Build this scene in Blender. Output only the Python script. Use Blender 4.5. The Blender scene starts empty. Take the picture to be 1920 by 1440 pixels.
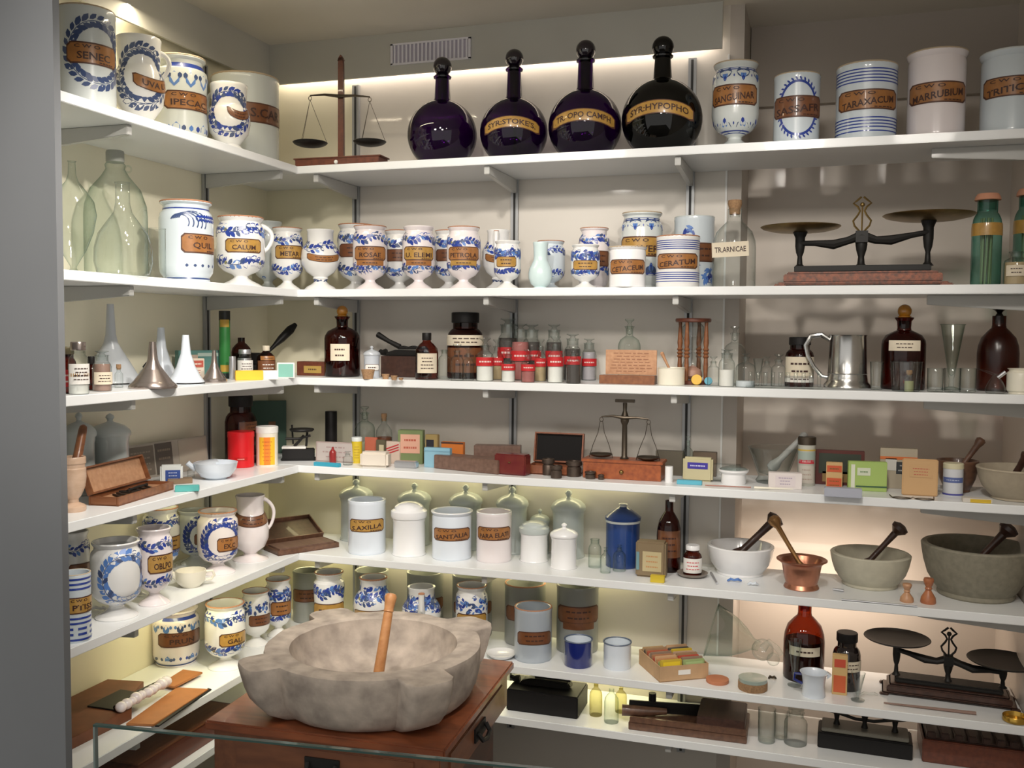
import bpy, bmesh, math, random
from math import sin, cos, pi, radians
from mathutils import Vector, Matrix, noise
random.seed(7)
SC = bpy.context.scene
COL = SC.collection

# ---------------------------------------------------------------- camera
CAM = Vector((2.0036, -3.1812, 1.7067))
YAW, PITCH, ROLL, F = 0.312485, -0.053729, 0.007471, 1797.78
FW = Vector((-sin(YAW)*cos(PITCH), cos(YAW)*cos(PITCH), sin(PITCH)))
_rt = Vector((cos(YAW), sin(YAW), 0)); _up = _rt.cross(FW)
RT = _rt*cos(ROLL)+_up*sin(ROLL); UP = -_rt*sin(ROLL)+_up*cos(ROLL)
cd = bpy.data.cameras.new('camera'); cd.sensor_width = 36.0; cd.lens = F/1920*36.0
cd.clip_start = 0.05; cd.clip_end = 50
cam = bpy.data.objects.new('camera', cd); COL.objects.link(cam)
cam.matrix_world = Matrix(((RT.x, UP.x, -FW.x, CAM.x), (RT.y, UP.y, -FW.y, CAM.y), (RT.z, UP.z, -FW.z, CAM.z), (0, 0, 0, 1)))
SC.camera = cam
# ---------------------------------------------------------------- light
SC.view_settings.view_transform = 'Standard'; SC.view_settings.look = 'None'
SC.view_settings.gamma = 1.0; SC.view_settings.exposure = 0.22
SC.view_settings.use_curve_mapping = False
SC.cycles.max_bounces = 8; SC.cycles.transparent_max_bounces = 24
SC.cycles.transmission_bounces = 8; SC.cycles.glossy_bounces = 4; SC.cycles.diffuse_bounces = 4
SC.cycles.caustics_reflective = False; SC.cycles.caustics_refractive = False
SC.cycles.use_denoising = True; SC.cycles.sample_clamp_indirect = 4.0
W = bpy.data.worlds.new('world'); SC.world = W; W.use_nodes = True
W.node_tree.nodes['Background'].inputs[0].default_value = (0.80, 0.77, 0.72, 1)
W.node_tree.nodes['Background'].inputs[1].default_value = 0.78
ZC = 2.755                                       # ceiling height
def spot(x, y, z, tx, ty, tz, power, size=70, blend=.55, col=(1, .93, .84), rad=.03):
    d = bpy.data.lights.new('spotlight', 'SPOT'); d.energy = power; d.spot_size = radians(size)
    d.spot_blend = blend; d.color = col; d.shadow_soft_size = rad
    o = bpy.data.objects.new('spotlight', d); COL.objects.link(o); o.location = (x, y, z)
    o.rotation_euler = (Vector((tx, ty, tz))-Vector((x, y, z))).to_track_quat('-Z', 'Y').to_euler()
    return o
def area(x, y, z, tx, ty, tz, sx, sy, power, col):
    d = bpy.data.lights.new('striplight', 'AREA'); d.shape = 'RECTANGLE'; d.size = sx; d.size_y = sy
    d.energy = power; d.color = col
    o = bpy.data.objects.new('striplight', d); COL.objects.link(o); o.location = (x, y, z)
    o.rotation_euler = (Vector((tx, ty, tz))-Vector((x, y, z))).to_track_quat('-Z', 'Y').to_euler()
    return o
SPOTS = [(0.80, -1.50, 0.10, -.6, 1.1, 20, 60), (1.25, -1.80, .75, -.3, 1.35, 46, 70), (1.95, -1.80, 1.45, -.2, 1.3, 38, 70), (.98, -1.5, .35, -1.0, .9, 20, 60), (1.75, -1.9, 0, -.8, 1.45, 85, 46),  # last spot here is added to brighten the left wall
         (1.84, -2.70, 1.55, -.1, 1.35, 58, 60), (.80, -2.70, .80, -.1, 1.25, 46, 56), (2.45, -2.55, 2.1, 0, 1.3, 30, 60)]  # last one is an extra spot added to brighten the recess
for (x, y, tx, ty, tz, e, sz) in SPOTS:
    spot(x, y, ZC-.04, tx, ty, tz, e, sz, rad=.14 if y < -2.5 else .045)
# warm concealed strips: behind the fascia, and tucked under the lower shelves against the wall
area(.85, -.022, 2.66, .85, -.010, 2.2, 1.6, .012, 1.8, (1, .88, .78))
area(.022, -.80, 2.66, .010, -.80, 2.2, .012, 1.4, 5.0, (1, .86, .62))
YEL = (1, .90, .50)
area(.85, -.025, .617, .85, -.03, .3, 1.35, .03, 1.5, YEL)
area(.80, -.014, .920, .80, .03, .78, 1.30, .02, 2.0, YEL)
area(.80, -.014, 1.222, .80, .03, 1.08, 1.30, .02, .8, YEL)
area(.025, -.75, .920, .02, -.75, .6, .03, 1.2, 1.6, YEL)
area(.025, -.75, 1.222, .02, -.75, .9, .03, 1.2, .6, YEL)
area(2.05, .02, .915, 2.05, .28, .72, .5, .04, 1.6, (1, .82, .66))  # added strip, no known fixture: makes the warm patch on the recess wall

# ---------------------------------------------------------------- pixel geometry of the 1920 x 1440 frame
Z = [None, 2.2565, 1.8456, 1.5496, 1.2502, .9482, .6453, .4773]
TH = .025; DEP = .32
def ray(u, v): return FW+RT*((u-960)/F)-UP*((v-720)/F)
def onz(u, v, z): d = ray(u, v); return CAM+d*((z-CAM.z)/d.z)
def proj(P):
    d = Vector(P)-CAM; z = d.dot(FW); return (960+F*d.dot(RT)/z, 720-F*d.dot(UP)/z)
def dist(P): return (Vector(P)-CAM).dot(FW)
def at(k, u, d, side='B'):
    """point on shelf k seen in column u, d metres from its wall"""
    a = RT*F-FW*(u-960)                          # a.(P-C)=0 is the plane of column u
    if side == 'B':
        y = -d; x = CAM.x-(a.y*(y-CAM.y)+a.z*(Z[k]-CAM.z))/a.x; return Vector((x, y, Z[k]))
    x = d; y = CAM.y-(a.x*(x-CAM.x)+a.z*(Z[k]-CAM.z))/a.y; return Vector((x, y, Z[k]))
def zat(x, y, v):
    a = UP*F+FW*(v-720)
    return CAM.z-(a.x*(x-CAM.x)+a.y*(y-CAM.y))/a.z
def horiz(P): d = Vector((P[0]-CAM.x, P[1]-CAM.y, 0)); return d.normalized()
def place(k, u, w, top, base=None, d=None, side='B', rt=1.0):
    """centre, height and radius of a round thing from its outline in the frame"""
    if base is not None:
        Q = onz(u, base, Z[k]); Q.z = Z[k]; r = w/2*dist(Q)/F; P = Q+horiz(Q)*r
    else:
        P = at(k, u, d, side); r = w/2*dist(P)/F
    r = w/2*dist(P)/F
    s = 1 if Z[k] < 1.6 else -1
    T = P+horiz(P)*(r*rt*s)
    h = zat(T.x, T.y, top)-Z[k]
    return P, h, r
def facing(P, turn=0):
    d = CAM-Vector(P); return math.atan2(d.y, d.x)+pi/2+radians(turn)

# ---------------------------------------------------------------- materials
MC = {}
def mat(name, col, rough=.5, metal=0, coat=0, noise_amt=0, scale=30, emit=0, bump=0, col2=None, spec=.5, tr=0, stretch=None):
    if name in MC: return MC[name]
    m = bpy.data.materials.new(name); m.use_nodes = True; n = m.node_tree.nodes; l = m.node_tree.links
    b = n['Principled BSDF']; b.inputs['Base Color'].default_value = (*col, 1); b.inputs['Roughness'].default_value = rough
    b.inputs['Metallic'].default_value = metal; b.inputs['Coat Weight'].default_value = coat; b.inputs['Coat Roughness'].default_value = .05
    b.inputs['Specular IOR Level'].default_value = spec
    if tr: b.inputs['Transmission Weight'].default_value = tr
    if emit: b.inputs['Emission Color'].default_value = (*col, 1); b.inputs['Emission Strength'].default_value = emit
    if noise_amt or bump:
        tc = n.new('ShaderNodeTexCoord'); mp = n.new('ShaderNodeMapping'); nz = n.new('ShaderNodeTexNoise')
        if stretch: mp.inputs['Scale'].default_value = stretch
        nz.inputs['Scale'].default_value = scale; nz.inputs['Detail'].default_value = 5
        l.new(tc.outputs['Object'], mp.inputs['Vector']); l.new(mp.outputs[0], nz.inputs['Vector'])
        if noise_amt:
            mx = n.new('ShaderNodeMix'); mx.data_type = 'RGBA'
            rp = n.new('ShaderNodeValToRGB'); rp.color_ramp.elements[0].position = .5-.22; rp.color_ramp.elements[1].position = .5+.22
            c2 = col2 if col2 else tuple(c*(1-noise_amt) for c in col)
            l.new(nz.outputs['Fac'], rp.inputs[0]); l.new(rp.outputs[0], mx.inputs[0])
            mx.inputs[6].default_value = (*c2, 1); mx.inputs[7].default_value = (*col, 1)
            l.new(mx.outputs[2], b.inputs['Base Color'])
        if bump:
            bp = n.new('ShaderNodeBump'); bp.inputs['Strength'].default_value = bump; bp.inputs['Distance'].default_value = .004
            l.new(nz.outputs['Fac'], bp.inputs['Height']); l.new(bp.outputs[0], b.inputs['Normal'])
    MC[name] = m; return m
def wood(name, col, col2, rough=.4, coat=.2, scale=6, stretch=(12, 1, 12)):
    return mat(name, col, rough, coat=coat, noise_amt=1, scale=scale, col2=col2, stretch=stretch)
def glass(name, face=(.965, .98, .975), edge=(.50, .56, .54), refl=1.0, rough=.02):
    """thin-walled blown glass: clear face on, darker towards the rim where the wall is seen edge on"""
    if name in MC: return MC[name]
    m = bpy.data.materials.new(name); m.use_nodes = True; n = m.node_tree.nodes; l = m.node_tree.links
    n.remove(n['Principled BSDF']); out = n['Material Output']
    lw = n.new('ShaderNodeLayerWeight'); lw.inputs['Blend'].default_value = .5
    mx = n.new('ShaderNodeMix'); mx.data_type = 'RGBA'; mx.inputs[6].default_value = (*face, 1); mx.inputs[7].default_value = (*edge, 1)
    pw = n.new('ShaderNodeMath'); pw.operation = 'POWER'; pw.inputs[1].default_value = 2.2
    l.new(lw.outputs['Facing'], pw.inputs[0]); l.new(pw.outputs[0], mx.inputs[0])
    t = n.new('ShaderNodeBsdfTransparent'); l.new(mx.outputs[2], t.inputs[0])
    g = n.new('ShaderNodeBsdfGlossy'); g.inputs['Roughness'].default_value = rough
    p5 = n.new('ShaderNodeMath'); p5.operation = 'POWER'; p5.inputs[1].default_value = 4.0
    l.new(lw.outputs['Facing'], p5.inputs[0])
    ml = n.new('ShaderNodeMath'); ml.operation = 'MULTIPLY_ADD'; ml.inputs[1].default_value = .55*refl; ml.inputs[2].default_value = .045*refl; ml.use_clamp = True
    l.new(p5.outputs[0], ml.inputs[0])
    ms = n.new('ShaderNodeMixShader'); l.new(ml.outputs[0], ms.inputs[0]); l.new(t.outputs[0], ms.inputs[1]); l.new(g.outputs[0], ms.inputs[2])
    l.new(ms.outputs[0], out.inputs[0]); MC[name] = m; return m

WHITE = mat('white_glaze', (.80, .80, .79), .22, coat=.6)
PINKW = mat('pinkish_glaze', (.80, .74, .75), .22, coat=.6)
BLUEW = mat('bluish_glaze', (.62, .69, .74), .25, coat=.6)
GREYW = mat('greyish_glaze', (.64, .68, .67), .25, coat=.6)
CREAM = mat('cream_glaze', (.80, .76, .64), .3, coat=.4)
AQUA = mat('pale_aqua_glaze', (.62, .76, .77), .22, coat=.6)
COBALT = mat('cobalt_paint', (.02, .05, .30), .3, coat=.5)
MIDBLUE = mat('mid_blue_paint', (.10, .22, .55), .3, coat=.5)
SLATE = mat('slate_blue_paint', (.05, .08, .19), .3, coat=.5)
OLIVE = mat('olive_paint', (.30, .28, .10), .3, coat=.5)
TERRA = mat('unglazed_rim', (.42, .20, .11), .8)
TANRIM = mat('tan_rim', (.50, .40, .28), .7)
OCHRE = mat('ochre_scroll', (.48, .27, .06), .35, coat=.4, noise_amt=.25, scale=60)
ORANGEL = mat('orange_scroll', (.38, .16, .045), .35, coat=.4, noise_amt=.25, scale=60)
BROWNL = mat('brown_scroll', (.20, .075, .03), .35, coat=.4, noise_amt=.25, scale=60)
DARKINK = mat('dark_ink', (.05, .02, .015), .5)
EDGEINK = mat('scroll_outline', (.09, .035, .02), .5)
PORC = mat('white_porcelain', (.84, .84, .85), .2, coat=.6)
COBG = mat('cobalt_enamel', (.01, .02, .16), .2, coat=.7)
ENAM = mat('white_enamel', (.70, .76, .84), .22, coat=.5)
ENAMG = mat('grey_enamel', (.52, .55, .58), .3, coat=.4)
BLACK = mat('black_paint', (.009, .008, .008), .5, spec=.3)
IRON = mat('black_iron', (.012, .011, .010), .5, spec=.3)
BRASS = mat('aged_brass', (.35, .24, .09), .35, metal=.9, noise_amt=.5, scale=20)
BRONZE = mat('dark_bronze', (.10, .08, .06), .4, metal=.8)
STEELB = mat('tinned_metal', (.42, .36, .33), .25, metal=.9)
PEWTER = mat('pewter', (.55, .55, .54), .22, metal=1.0)
COPPER = mat('copper', (.62, .27, .17), .3, metal=.9, noise_amt=.45, scale=14)
SILVER = mat('silver_foil', (.62, .63, .66), .3, metal=.8)
CORK = mat('cork', (.42, .25, .13), .9, noise_amt=.4, scale=200)
WMAHO = wood('mahogany', (.16, .045, .022), (.09, .025, .014))
WMED = wood('medium_wood', (.27, .105, .04), (.17, .06, .025))
WLIGHT = wood('light_wood', (.58, .33, .19), (.45, .23, .12), coat=.05)
WPALE = wood('pale_turned_wood', (.64, .46, .34), (.52, .35, .24), coat=.05)
WDARK = wood('dark_wood', (.07, .03, .02), (.035, .015, .01))
WBRWN = wood('brown_wood', (.17, .085, .05), (.09, .045, .03))
WDUSTY = wood('dusty_wood', (.21, .125, .095), (.13, .075, .055), coat=0)
STONE = mat('pale_stone', (.54, .46, .39), .85, noise_amt=1, scale=22, col2=(.29, .245, .21), bump=.6)
STONEM = mat('beige_stoneware', (.56, .53, .42), .6, noise_amt=.15, scale=40)
CLEAR = glass('clear_glass')
CLEARG = glass('greenish_glass', (.95, .975, .955), (.38, .50, .43))
AQUAG = glass('teal_glass', (.50, .76, .70), (.08, .30, .25))
YELG = glass('yellowish_glass', (.85, .82, .60), (.50, .45, .22))
AMBER = glass('amber_glass', (.50, .15, .05), (.06, .015, .008))
AMBERD = glass('dark_amber_glass', (.30, .065, .03), (.03, .008, .005))
PURPLE = glass('purple_glass', (.16, .03, .26), (.006, .002, .012), 1.2)
BLACKG = glass('black_green_glass', (.045, .045, .03), (.004, .004, .003), 1.2)
ORG = mat('amber_stopper', (.60, .25, .02), .15, coat=.8, tr=.3)
PAPER = mat('aged_label_paper', (.72, .64, .50), .8)
PAPERW = mat('white_paper', (.80, .78, .74), .8)
REDL = mat('red_label', (.52, .015, .02), .6)
PALEINK = mat('pale_lettering', (.75, .55, .52), .6)
PWHITE = mat('white_powder', (.85, .84, .80), .9)
PPINK = mat('pink_powder', (.38, .13, .12), .9)
PTAN = mat('tan_powder', (.50, .38, .22), .9)
PDARK = mat('dark_contents', (.07, .06, .055), .9)
COLS = {}
def cm(col, rough=.55, name='painted_card'):
    key = (tuple(col), rough, name)
    if key not in COLS:
        i = len(COLS); MC.pop(name+str(i), None); COLS[key] = mat(name+'_'+str(i), tuple(col), rough)
    return COLS[key]

# ---------------------------------------------------------------- mesh building
class MB:
    def __init__(s): s.v = []; s.f = []; s.m = []
    def face(s, idx, m=0): s.f.append(tuple(idx)); s.m.append(m)
    def lathe(s, prof, seg=32, m=0, o=(0, 0, 0), mats=None):
        b = len(s.v); n = len(prof); rows = []
        for (r, z) in prof:
            if r < 1e-6: rows.append([len(s.v)]); s.v.append((o[0], o[1], o[2]+z))
            else:
                rows.append(list(range(len(s.v), len(s.v)+seg)))
                for i in range(seg):
                    a = 2*pi*i/seg; s.v.append((o[0]+r*cos(a), o[1]+r*sin(a), o[2]+z))
        for j in range(n-1):
            A, B = rows[j], rows[j+1]; mm = mats[j] if mats else m
            for i in range(seg):
                k = (i+1) % seg
                if len(A) == 1 and len(B) == 1: continue
                if len(A) == 1: s.face((A[0], B[k], B[i]), mm)
                elif len(B) == 1: s.face((A[i], A[k], B[0]), mm)
                else: s.face((A[i], A[k], B[k], B[i]), mm)
        return s
    def box(s, c, d, m=0, rz=0, ry=0, rx=0):
        b = len(s.v); M = Matrix.Rotation(rz, 3, 'Z') @ Matrix.Rotation(ry, 3, 'Y') @ Matrix.Rotation(rx, 3, 'X')
        for x in (-1, 1):
            for y in (-1, 1):
                for z in (-1, 1):
                    s.v.append(tuple(M @ Vector((x*d[0]/2, y*d[1]/2, z*d[2]/2))+Vector(c)))
        for q in ((0, 1, 3, 2), (4, 6, 7, 5), (0, 4, 5, 1), (2, 3, 7, 6), (0, 2, 6, 4), (1, 5, 7, 3)): s.face([b+i for i in q], m)
        return s
    def tube(s, pts, rad, seg=8, m=0, closed=False):
        pts = [Vector(p) for p in pts]; n = len(pts)
        if not isinstance(rad, (list, tuple)): rad = [rad]*n
        rows = []; ref = None
        for i, p in enumerate(pts):
            if closed: t = (pts[(i+1) % n]-pts[i-1]).normalized()
            else: t = (pts[min(i+1, n-1)]-pts[max(i-1, 0)]).normalized()
            if ref is None:
                ref = Vector((0, 0, 1)) if abs(t.z) < .9 else Vector((1, 0, 0))
            x = t.cross(ref).normalized(); y = x.cross(t).normalized(); ref = y
            row = list(range(len(s.v), len(s.v)+seg)); rows.append(row)
            for k in range(seg):
                a = 2*pi*k/seg; q = p+x*(cos(a)*rad[i])+y*(sin(a)*rad[i]); s.v.append(tuple(q))
        R = range(n if closed else n-1)
        for j in R:
            A, B = rows[j], rows[(j+1) % n]
            for k in range(seg): s.face((A[k], A[(k+1) % seg], B[(k+1) % seg], B[k]), m)
        if not closed: s.face(rows[0][::-1], m); s.face(rows[-1], m)
        return s
    def lofty(s, a, b, prof, seg=20, m=0):
        """a turned piece: profile (r, t) along the line a-b"""
        a = Vector(a); b = Vector(b); L = (b-a)
        return s.tube([a+L*t for r, t in prof], [max(r, 1e-4) for r, t in prof], seg, m)
    def ball(s, c, r, seg=20, m=0, sz=1.0):
        n = seg//2; prof = [(r*sin(pi*i/n) if 0 < i < n else 0, -r*sz*cos(pi*i/n)) for i in range(n+1)]
        return s.lathe(prof, seg, m, c)
    def prism(s, pts, y0, y1, m=0):
        """polygon in the XZ plane, extruded along Y"""
        b = len(s.v); n = len(pts)
        for y in (y0, y1):
            for (x, z) in pts: s.v.append((x, y, z))
        s.face([b+i for i in range(n)], m); s.face([b+n+i for i in range(n)][::-1], m)
        for i in range(n):
            k = (i+1) % n; s.face((b+k, b+i, b+n+i, b+n+k), m)
        return s
    def build(s, name, mats, parent=None, loc=None, rz=0, bev=0, smooth=True, ang=35, seg=2):
        me = bpy.data.meshes.new(name); me.from_pydata(s.v, [], s.f)
        if not isinstance(mats, (list, tuple)): mats = [mats]
        for x in mats: me.materials.append(x)
        if len(mats) > 1: me.polygons.foreach_set('material_index', s.m)
        bm = bmesh.new(); bm.from_mesh(me); bmesh.ops.recalc_face_normals(bm, faces=bm.faces)
        if bev:
            E = [e for e in bm.edges if len(e.link_faces) == 2 and e.calc_face_angle(0) > radians(50)]
            bmesh.ops.bevel(bm, geom=E, offset=bev, segments=seg, affect='EDGES', clamp_overlap=True)
        bm.to_mesh(me); bm.free()
        if smooth:
            me.shade_smooth(); me.set_sharp_from_angle(angle=radians(ang))
        o = bpy.data.objects.new(name, me); COL.objects.link(o)
        if parent: o.parent = parent
        if loc is not None: o.location = loc
        if rz: o.rotation_euler.z = rz
        return o
def tag(o, label, cat, group=None):
    o['label'] = label; o['category'] = cat
    if group: o['group'] = group
    return o
def thing(name, label, cat, loc, rz=0, group=None):
    o = bpy.data.objects.new(name, None); o.empty_display_size = .03; COL.objects.link(o)
    o.location = loc; o.rotation_euler.z = rz; return tag(o, label, cat, group)
def struct(o): o['kind'] = 'structure'; return o

# text -> triangles, cached
TX = {}
def text_geo(s, bold=0.0):
    if s in TX: return TX[s]
    c = bpy.data.curves.new('t', 'FONT'); c.body = s; c.size = 1; c.resolution_u = 2; c.offset = bold
    ob = bpy.data.objects.new('t', c); COL.objects.link(ob); bpy.context.view_layer.update()
    me = bpy.data.meshes.new_from_object(ob); COL.objects.unlink(ob); bpy.data.objects.remove(ob)
    vs = [(v.co.x, v.co.y) for v in me.vertices]; fs = [tuple(p.vertices) for p in me.polygons]; bpy.data.meshes.remove(me)
    if not vs: TX[s] = ([], []); return TX[s]
    x0 = min(v[0] for v in vs); x1 = max(v[0] for v in vs); y0 = min(v[1] for v in vs); y1 = max(v[1] for v in vs)
    TX[s] = ([((x-x0)/(x1-x0)-.5, (y-y0)/(y1-y0)-.5) for x, y in vs], fs); return TX[s]
def put_text(mb, s, w, h, fn, m=0, arc=0):
    vs, fs = text_geo(s, .02); b = len(mb.v)
    for (x, y) in vs: mb.v.append(tuple(fn(x*w, y*h+arc*(x*x*4))))
    for f in fs: mb.face([b+i for i in f], m)
def flat_text(mb, s, w, h, cx, y, cz, m=0):
    put_text(mb, s, w, h, lambda a, b: (cx+a, y, cz+b), m)
def scribble(mb, w, h, rows, fn, m=0, seed=1):
    """rows of short unreadable word strokes"""
    R = random.Random(seed)
    for r in range(rows):
        z = h/2-h*(r+.5)/rows; x = -w/2*R.uniform(.6, .95); xe = -x
        while x < xe:
            L = w*R.uniform(.06, .16); t = h/rows*.13; b = len(mb.v)
            for (p, q) in ((x, z-t), (min(x+L, xe), z-t), (min(x+L, xe), z+t), (x, z+t)): mb.v.append(tuple(fn(p, q)))
            mb.face((b, b+1, b+2, b+3), m); x += L+w*.035

# ---------------------------------------------------------------- lathe shapes (fractions of radius, height)
PR = {
 'cyl': [(0, 0), (.95, 0), (.98, .02), (.97, .06), (.97, .88), (.94, .925), (1.0, .955), (1.03, .985), (1.0, 1), (.9, .995), (.87, .95), (.87, .06), (0, .05)],
 'straight': [(0, 0), (.96, 0), (.99, .015), (1, .04), (1, .93), (1.02, .96), (1.0, .995), (.96, 1), (.89, .99), (.88, .95), (.88, .05), (0, .04)],
 'shoulder': [(0, 0), (.84, 0), (.87, .02), (.84, .06), (.97, .12), (1, .2), (1, .78), (.95, .85), (.84, .89), (.86, .95), (.95, .975), (.95, .995), (.88, 1), (.8, .99), (.78, .9), (.88, .8), (.88, .15), (0, .06)],
 'waist': [(0, 0), (.80, 0), (.83, .02), (.80, .07), (.95, .13), (.99, .2), (.93, .5), (.99, .76), (.95, .84), (.80, .88), (.82, .95), (.92, .975), (.92, .995), (.86, 1), (.78, .99), (.76, .9), (.85, .5), (.85, .16), (0, .07)],
 'footed': [(0, 0), (.84, 0), (.86, .015), (.78, .035), (.45, .09), (.30, .125), (.29, .15), (.36, .17), (.72, .225), (.93, .30), (1, .40), (1, .78), (.96, .86), (.86, .895), (.84, .93), (.92, .965), (.95, .985), (.92, 1), (.84, .995), (.78, .93), (.88, .84), (.9, .40), (.6, .24), (0, .2)],
 'globe': [(0, 0), (.80, 0), (.83, .015), (.74, .05), (.45, .10), (.33, .14), (.33, .17), (.40, .195), (.36, .22), (.72, .30), (.95, .42), (1, .54), (.95, .66), (.78, .75), (.67, .79), (.66, .95), (.70, .975), (.70, .995), (.64, 1), (.59, .99), (.58, .80), (.85, .6), (.7, .35), (0, .26)],
 'jug': [(0, 0), (.62, 0), (.66, .02), (.60, .06), (.48, .10), (.60, .15), (.90, .27), (1, .42), (.98, .54), (.88, .63), (.80, .67), (.80, .70), (.86, .95), (.88, .985), (.86, 1), (.79, .995), (.74, .72), (.88, .5), (.8, .3), (0, .16)],
 'goblet_jug': [(0, 0), (.95, 0), (.97, .012), (.80, .03), (.42, .07), (.34, .10), (.42, .125), (.78, .2), (.98, .33), (1.0, .45), (.93, .6), (.80, .70), (.72, .74), (.72, .90), (.78, .97), (.80, .99), (.76, 1), (.70, .99), (.65, .75), (.85, .55), (.8, .3), (0, .16)],
 'gourd': [(0, 0), (.55, 0), (.58, .015), (.50, .04), (.80, .10), (.98, .22), (1, .32), (.92, .44), (.68, .56), (.58, .62), (.57, .70), (.60, .92), (.64, .97), (.62, 1), (.54, .99), (.5, .7), (.85, .3), (0, .08)],
 'mortar': [(0, 0), (.60, 0), (.63, .02), (.61, .08), (.68, .14), (.86, .40), (.96, .70), (.99, .90), (1.02, .96), (1.0, 1), (.93, 1), (.88, .93), (.80, .6), (.60, .3), (.3, .17), (0, .15)],
 'bigmortar': [(0, 0), (.68, 0), (.70, .03), (.69, .10), (.75, .17), (.88, .38), (.96, .65), (1, .88), (1.01, .97), (.98, 1), (.90, 1), (.86, .93), (.8, .6), (.62, .3), (.3, .17), (0, .15)],
 'copper': [(0, 0), (.68, 0), (.70, .03), (.66, .10), (.62, .16), (.70, .40), (.76, .70), (.78, .80), (.86, .88), (1.0, .95), (1.0, .98), (.96, 1), (.80, .95), (.70, .8), (.62, .4), (.5, .2), (0, .16)],
 'cup': [(0, 0), (.9, 0), (.95, .02), (.97, .06), (.97, .94), (1.02, .97), (1.01, 1), (.94, .995), (.92, .95), (.92, .08), (0, .05)],
 'amber': [(0, 0), (.95, 0), (1, .025), (1, .62), (.97, .67), (.82, .74), (.52, .785), (.33, .81), (.31, .84), (.33, .93), (.42, .965), (.44, .98), (.40, .985), (.25, .98), (.24, .85), (0, .82)],
 'carboy': [(0, 0), (.95, 0), (1, .025), (1, .50), (.96, .60), (.82, .71), (.52, .80), (.36, .84), (.33, .88), (.33, 1), (.24, 1), (.22, .9)],
 'vial': [(0, 0), (.92, 0), (1, .02), (1, .60), (.92, .68), (.60, .74), (.48, .77), (.48, .86), (.62, .89), (.62, .915), (.5, .92), (.4, .91), (.4, .8)],
 'widebottle': [(0, 0), (.95, 0), (1, .03), (1, .66), (.92, .74), (.78, .79), (.68, .81), (.68, .97), (.74, .985), (.74, 1), (.6, 1), (.58, .84)],
 'rx': [(0, 0), (.95, 0), (1, .03), (1, .62), (.92, .72), (.60, .82), (.40, .86), (.36, .88), (.36, 1), (.28, 1), (.26, .9)],
}
def scale_prof(kind, r, h): return [(a*r, b*h) for a, b in PR[kind]]
def surf_r(prof, z):
    """outer radius at height z (first pass of the profile upwards)"""
    for i in range(len(prof)-1):
        z0, z1 = prof[i][1], prof[i+1][1]
        if z1 < z0: break
        if z0 <= z <= z1 and z1 > z0:
            return prof[i][0]+(prof[i+1][0]-prof[i][0])*(z-z0)/(z1-z0)
    return max(p[0] for p in prof)
def wrap(prof, off, th0=0, tilt=0):
    """(x along, z) -> point on the turned surface; x=0 faces local -Y"""
    def fn(x, z):
        z = max(z, 1e-4); r = surf_r(prof, z)+off; th = -pi/2+th0+x/max(surf_r(prof, z), .2*max(p[0] for p in prof)); return (r*cos(th), r*sin(th), z)
    return fn
def leaf(mb, fn, x, z, L, ang, m, wd=.42):
    b = len(mb.v); ca, sa = cos(ang), sin(ang)
    for (p, q) in ((-.5, 0), (-.15, -wd/2), (.2, -wd/2.2), (.5, 0), (.2, wd/2.2), (-.15, wd/2)):
        mb.v.append(tuple(fn(x+L*(p*ca-q*sa), z+L*(p*sa+q*ca))))
    mb.face([b+i for i in range(6)], m)
def stroke(mb, fn, pts, t, m):
    b = len(mb.v); n = len(pts)
    for i, (x, z) in enumerate(pts):
        x0, z0 = pts[max(i-1, 0)]; x1, z1 = pts[min(i+1, n-1)]; d = math.hypot(x1-x0, z1-z0) or 1
        nx, nz = -(z1-z0)/d*t/2, (x1-x0)/d*t/2
        mb.v.append(tuple(fn(x+nx, z+nz))); mb.v.append(tuple(fn(x-nx, z-nz)))
    for i in range(n-1): mb.face((b+2*i, b+2*i+1, b+2*i+3, b+2*i+2), m)
def ringband(mb, prof, z, t, m, off=.0006, seg=40, a0=0, a1=2*pi):
    b = len(mb.v); n = seg+1
    for i in range(n):
        a = a0+(a1-a0)*i/seg
        for zz in (z-t/2, z+t/2): r = surf_r(prof, zz)+off; mb.v.append((r*cos(a), r*sin(a), zz))
    for i in range(seg): mb.face((b+2*i, b+2*i+2, b+2*i+3, b+2*i+1), m)
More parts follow.
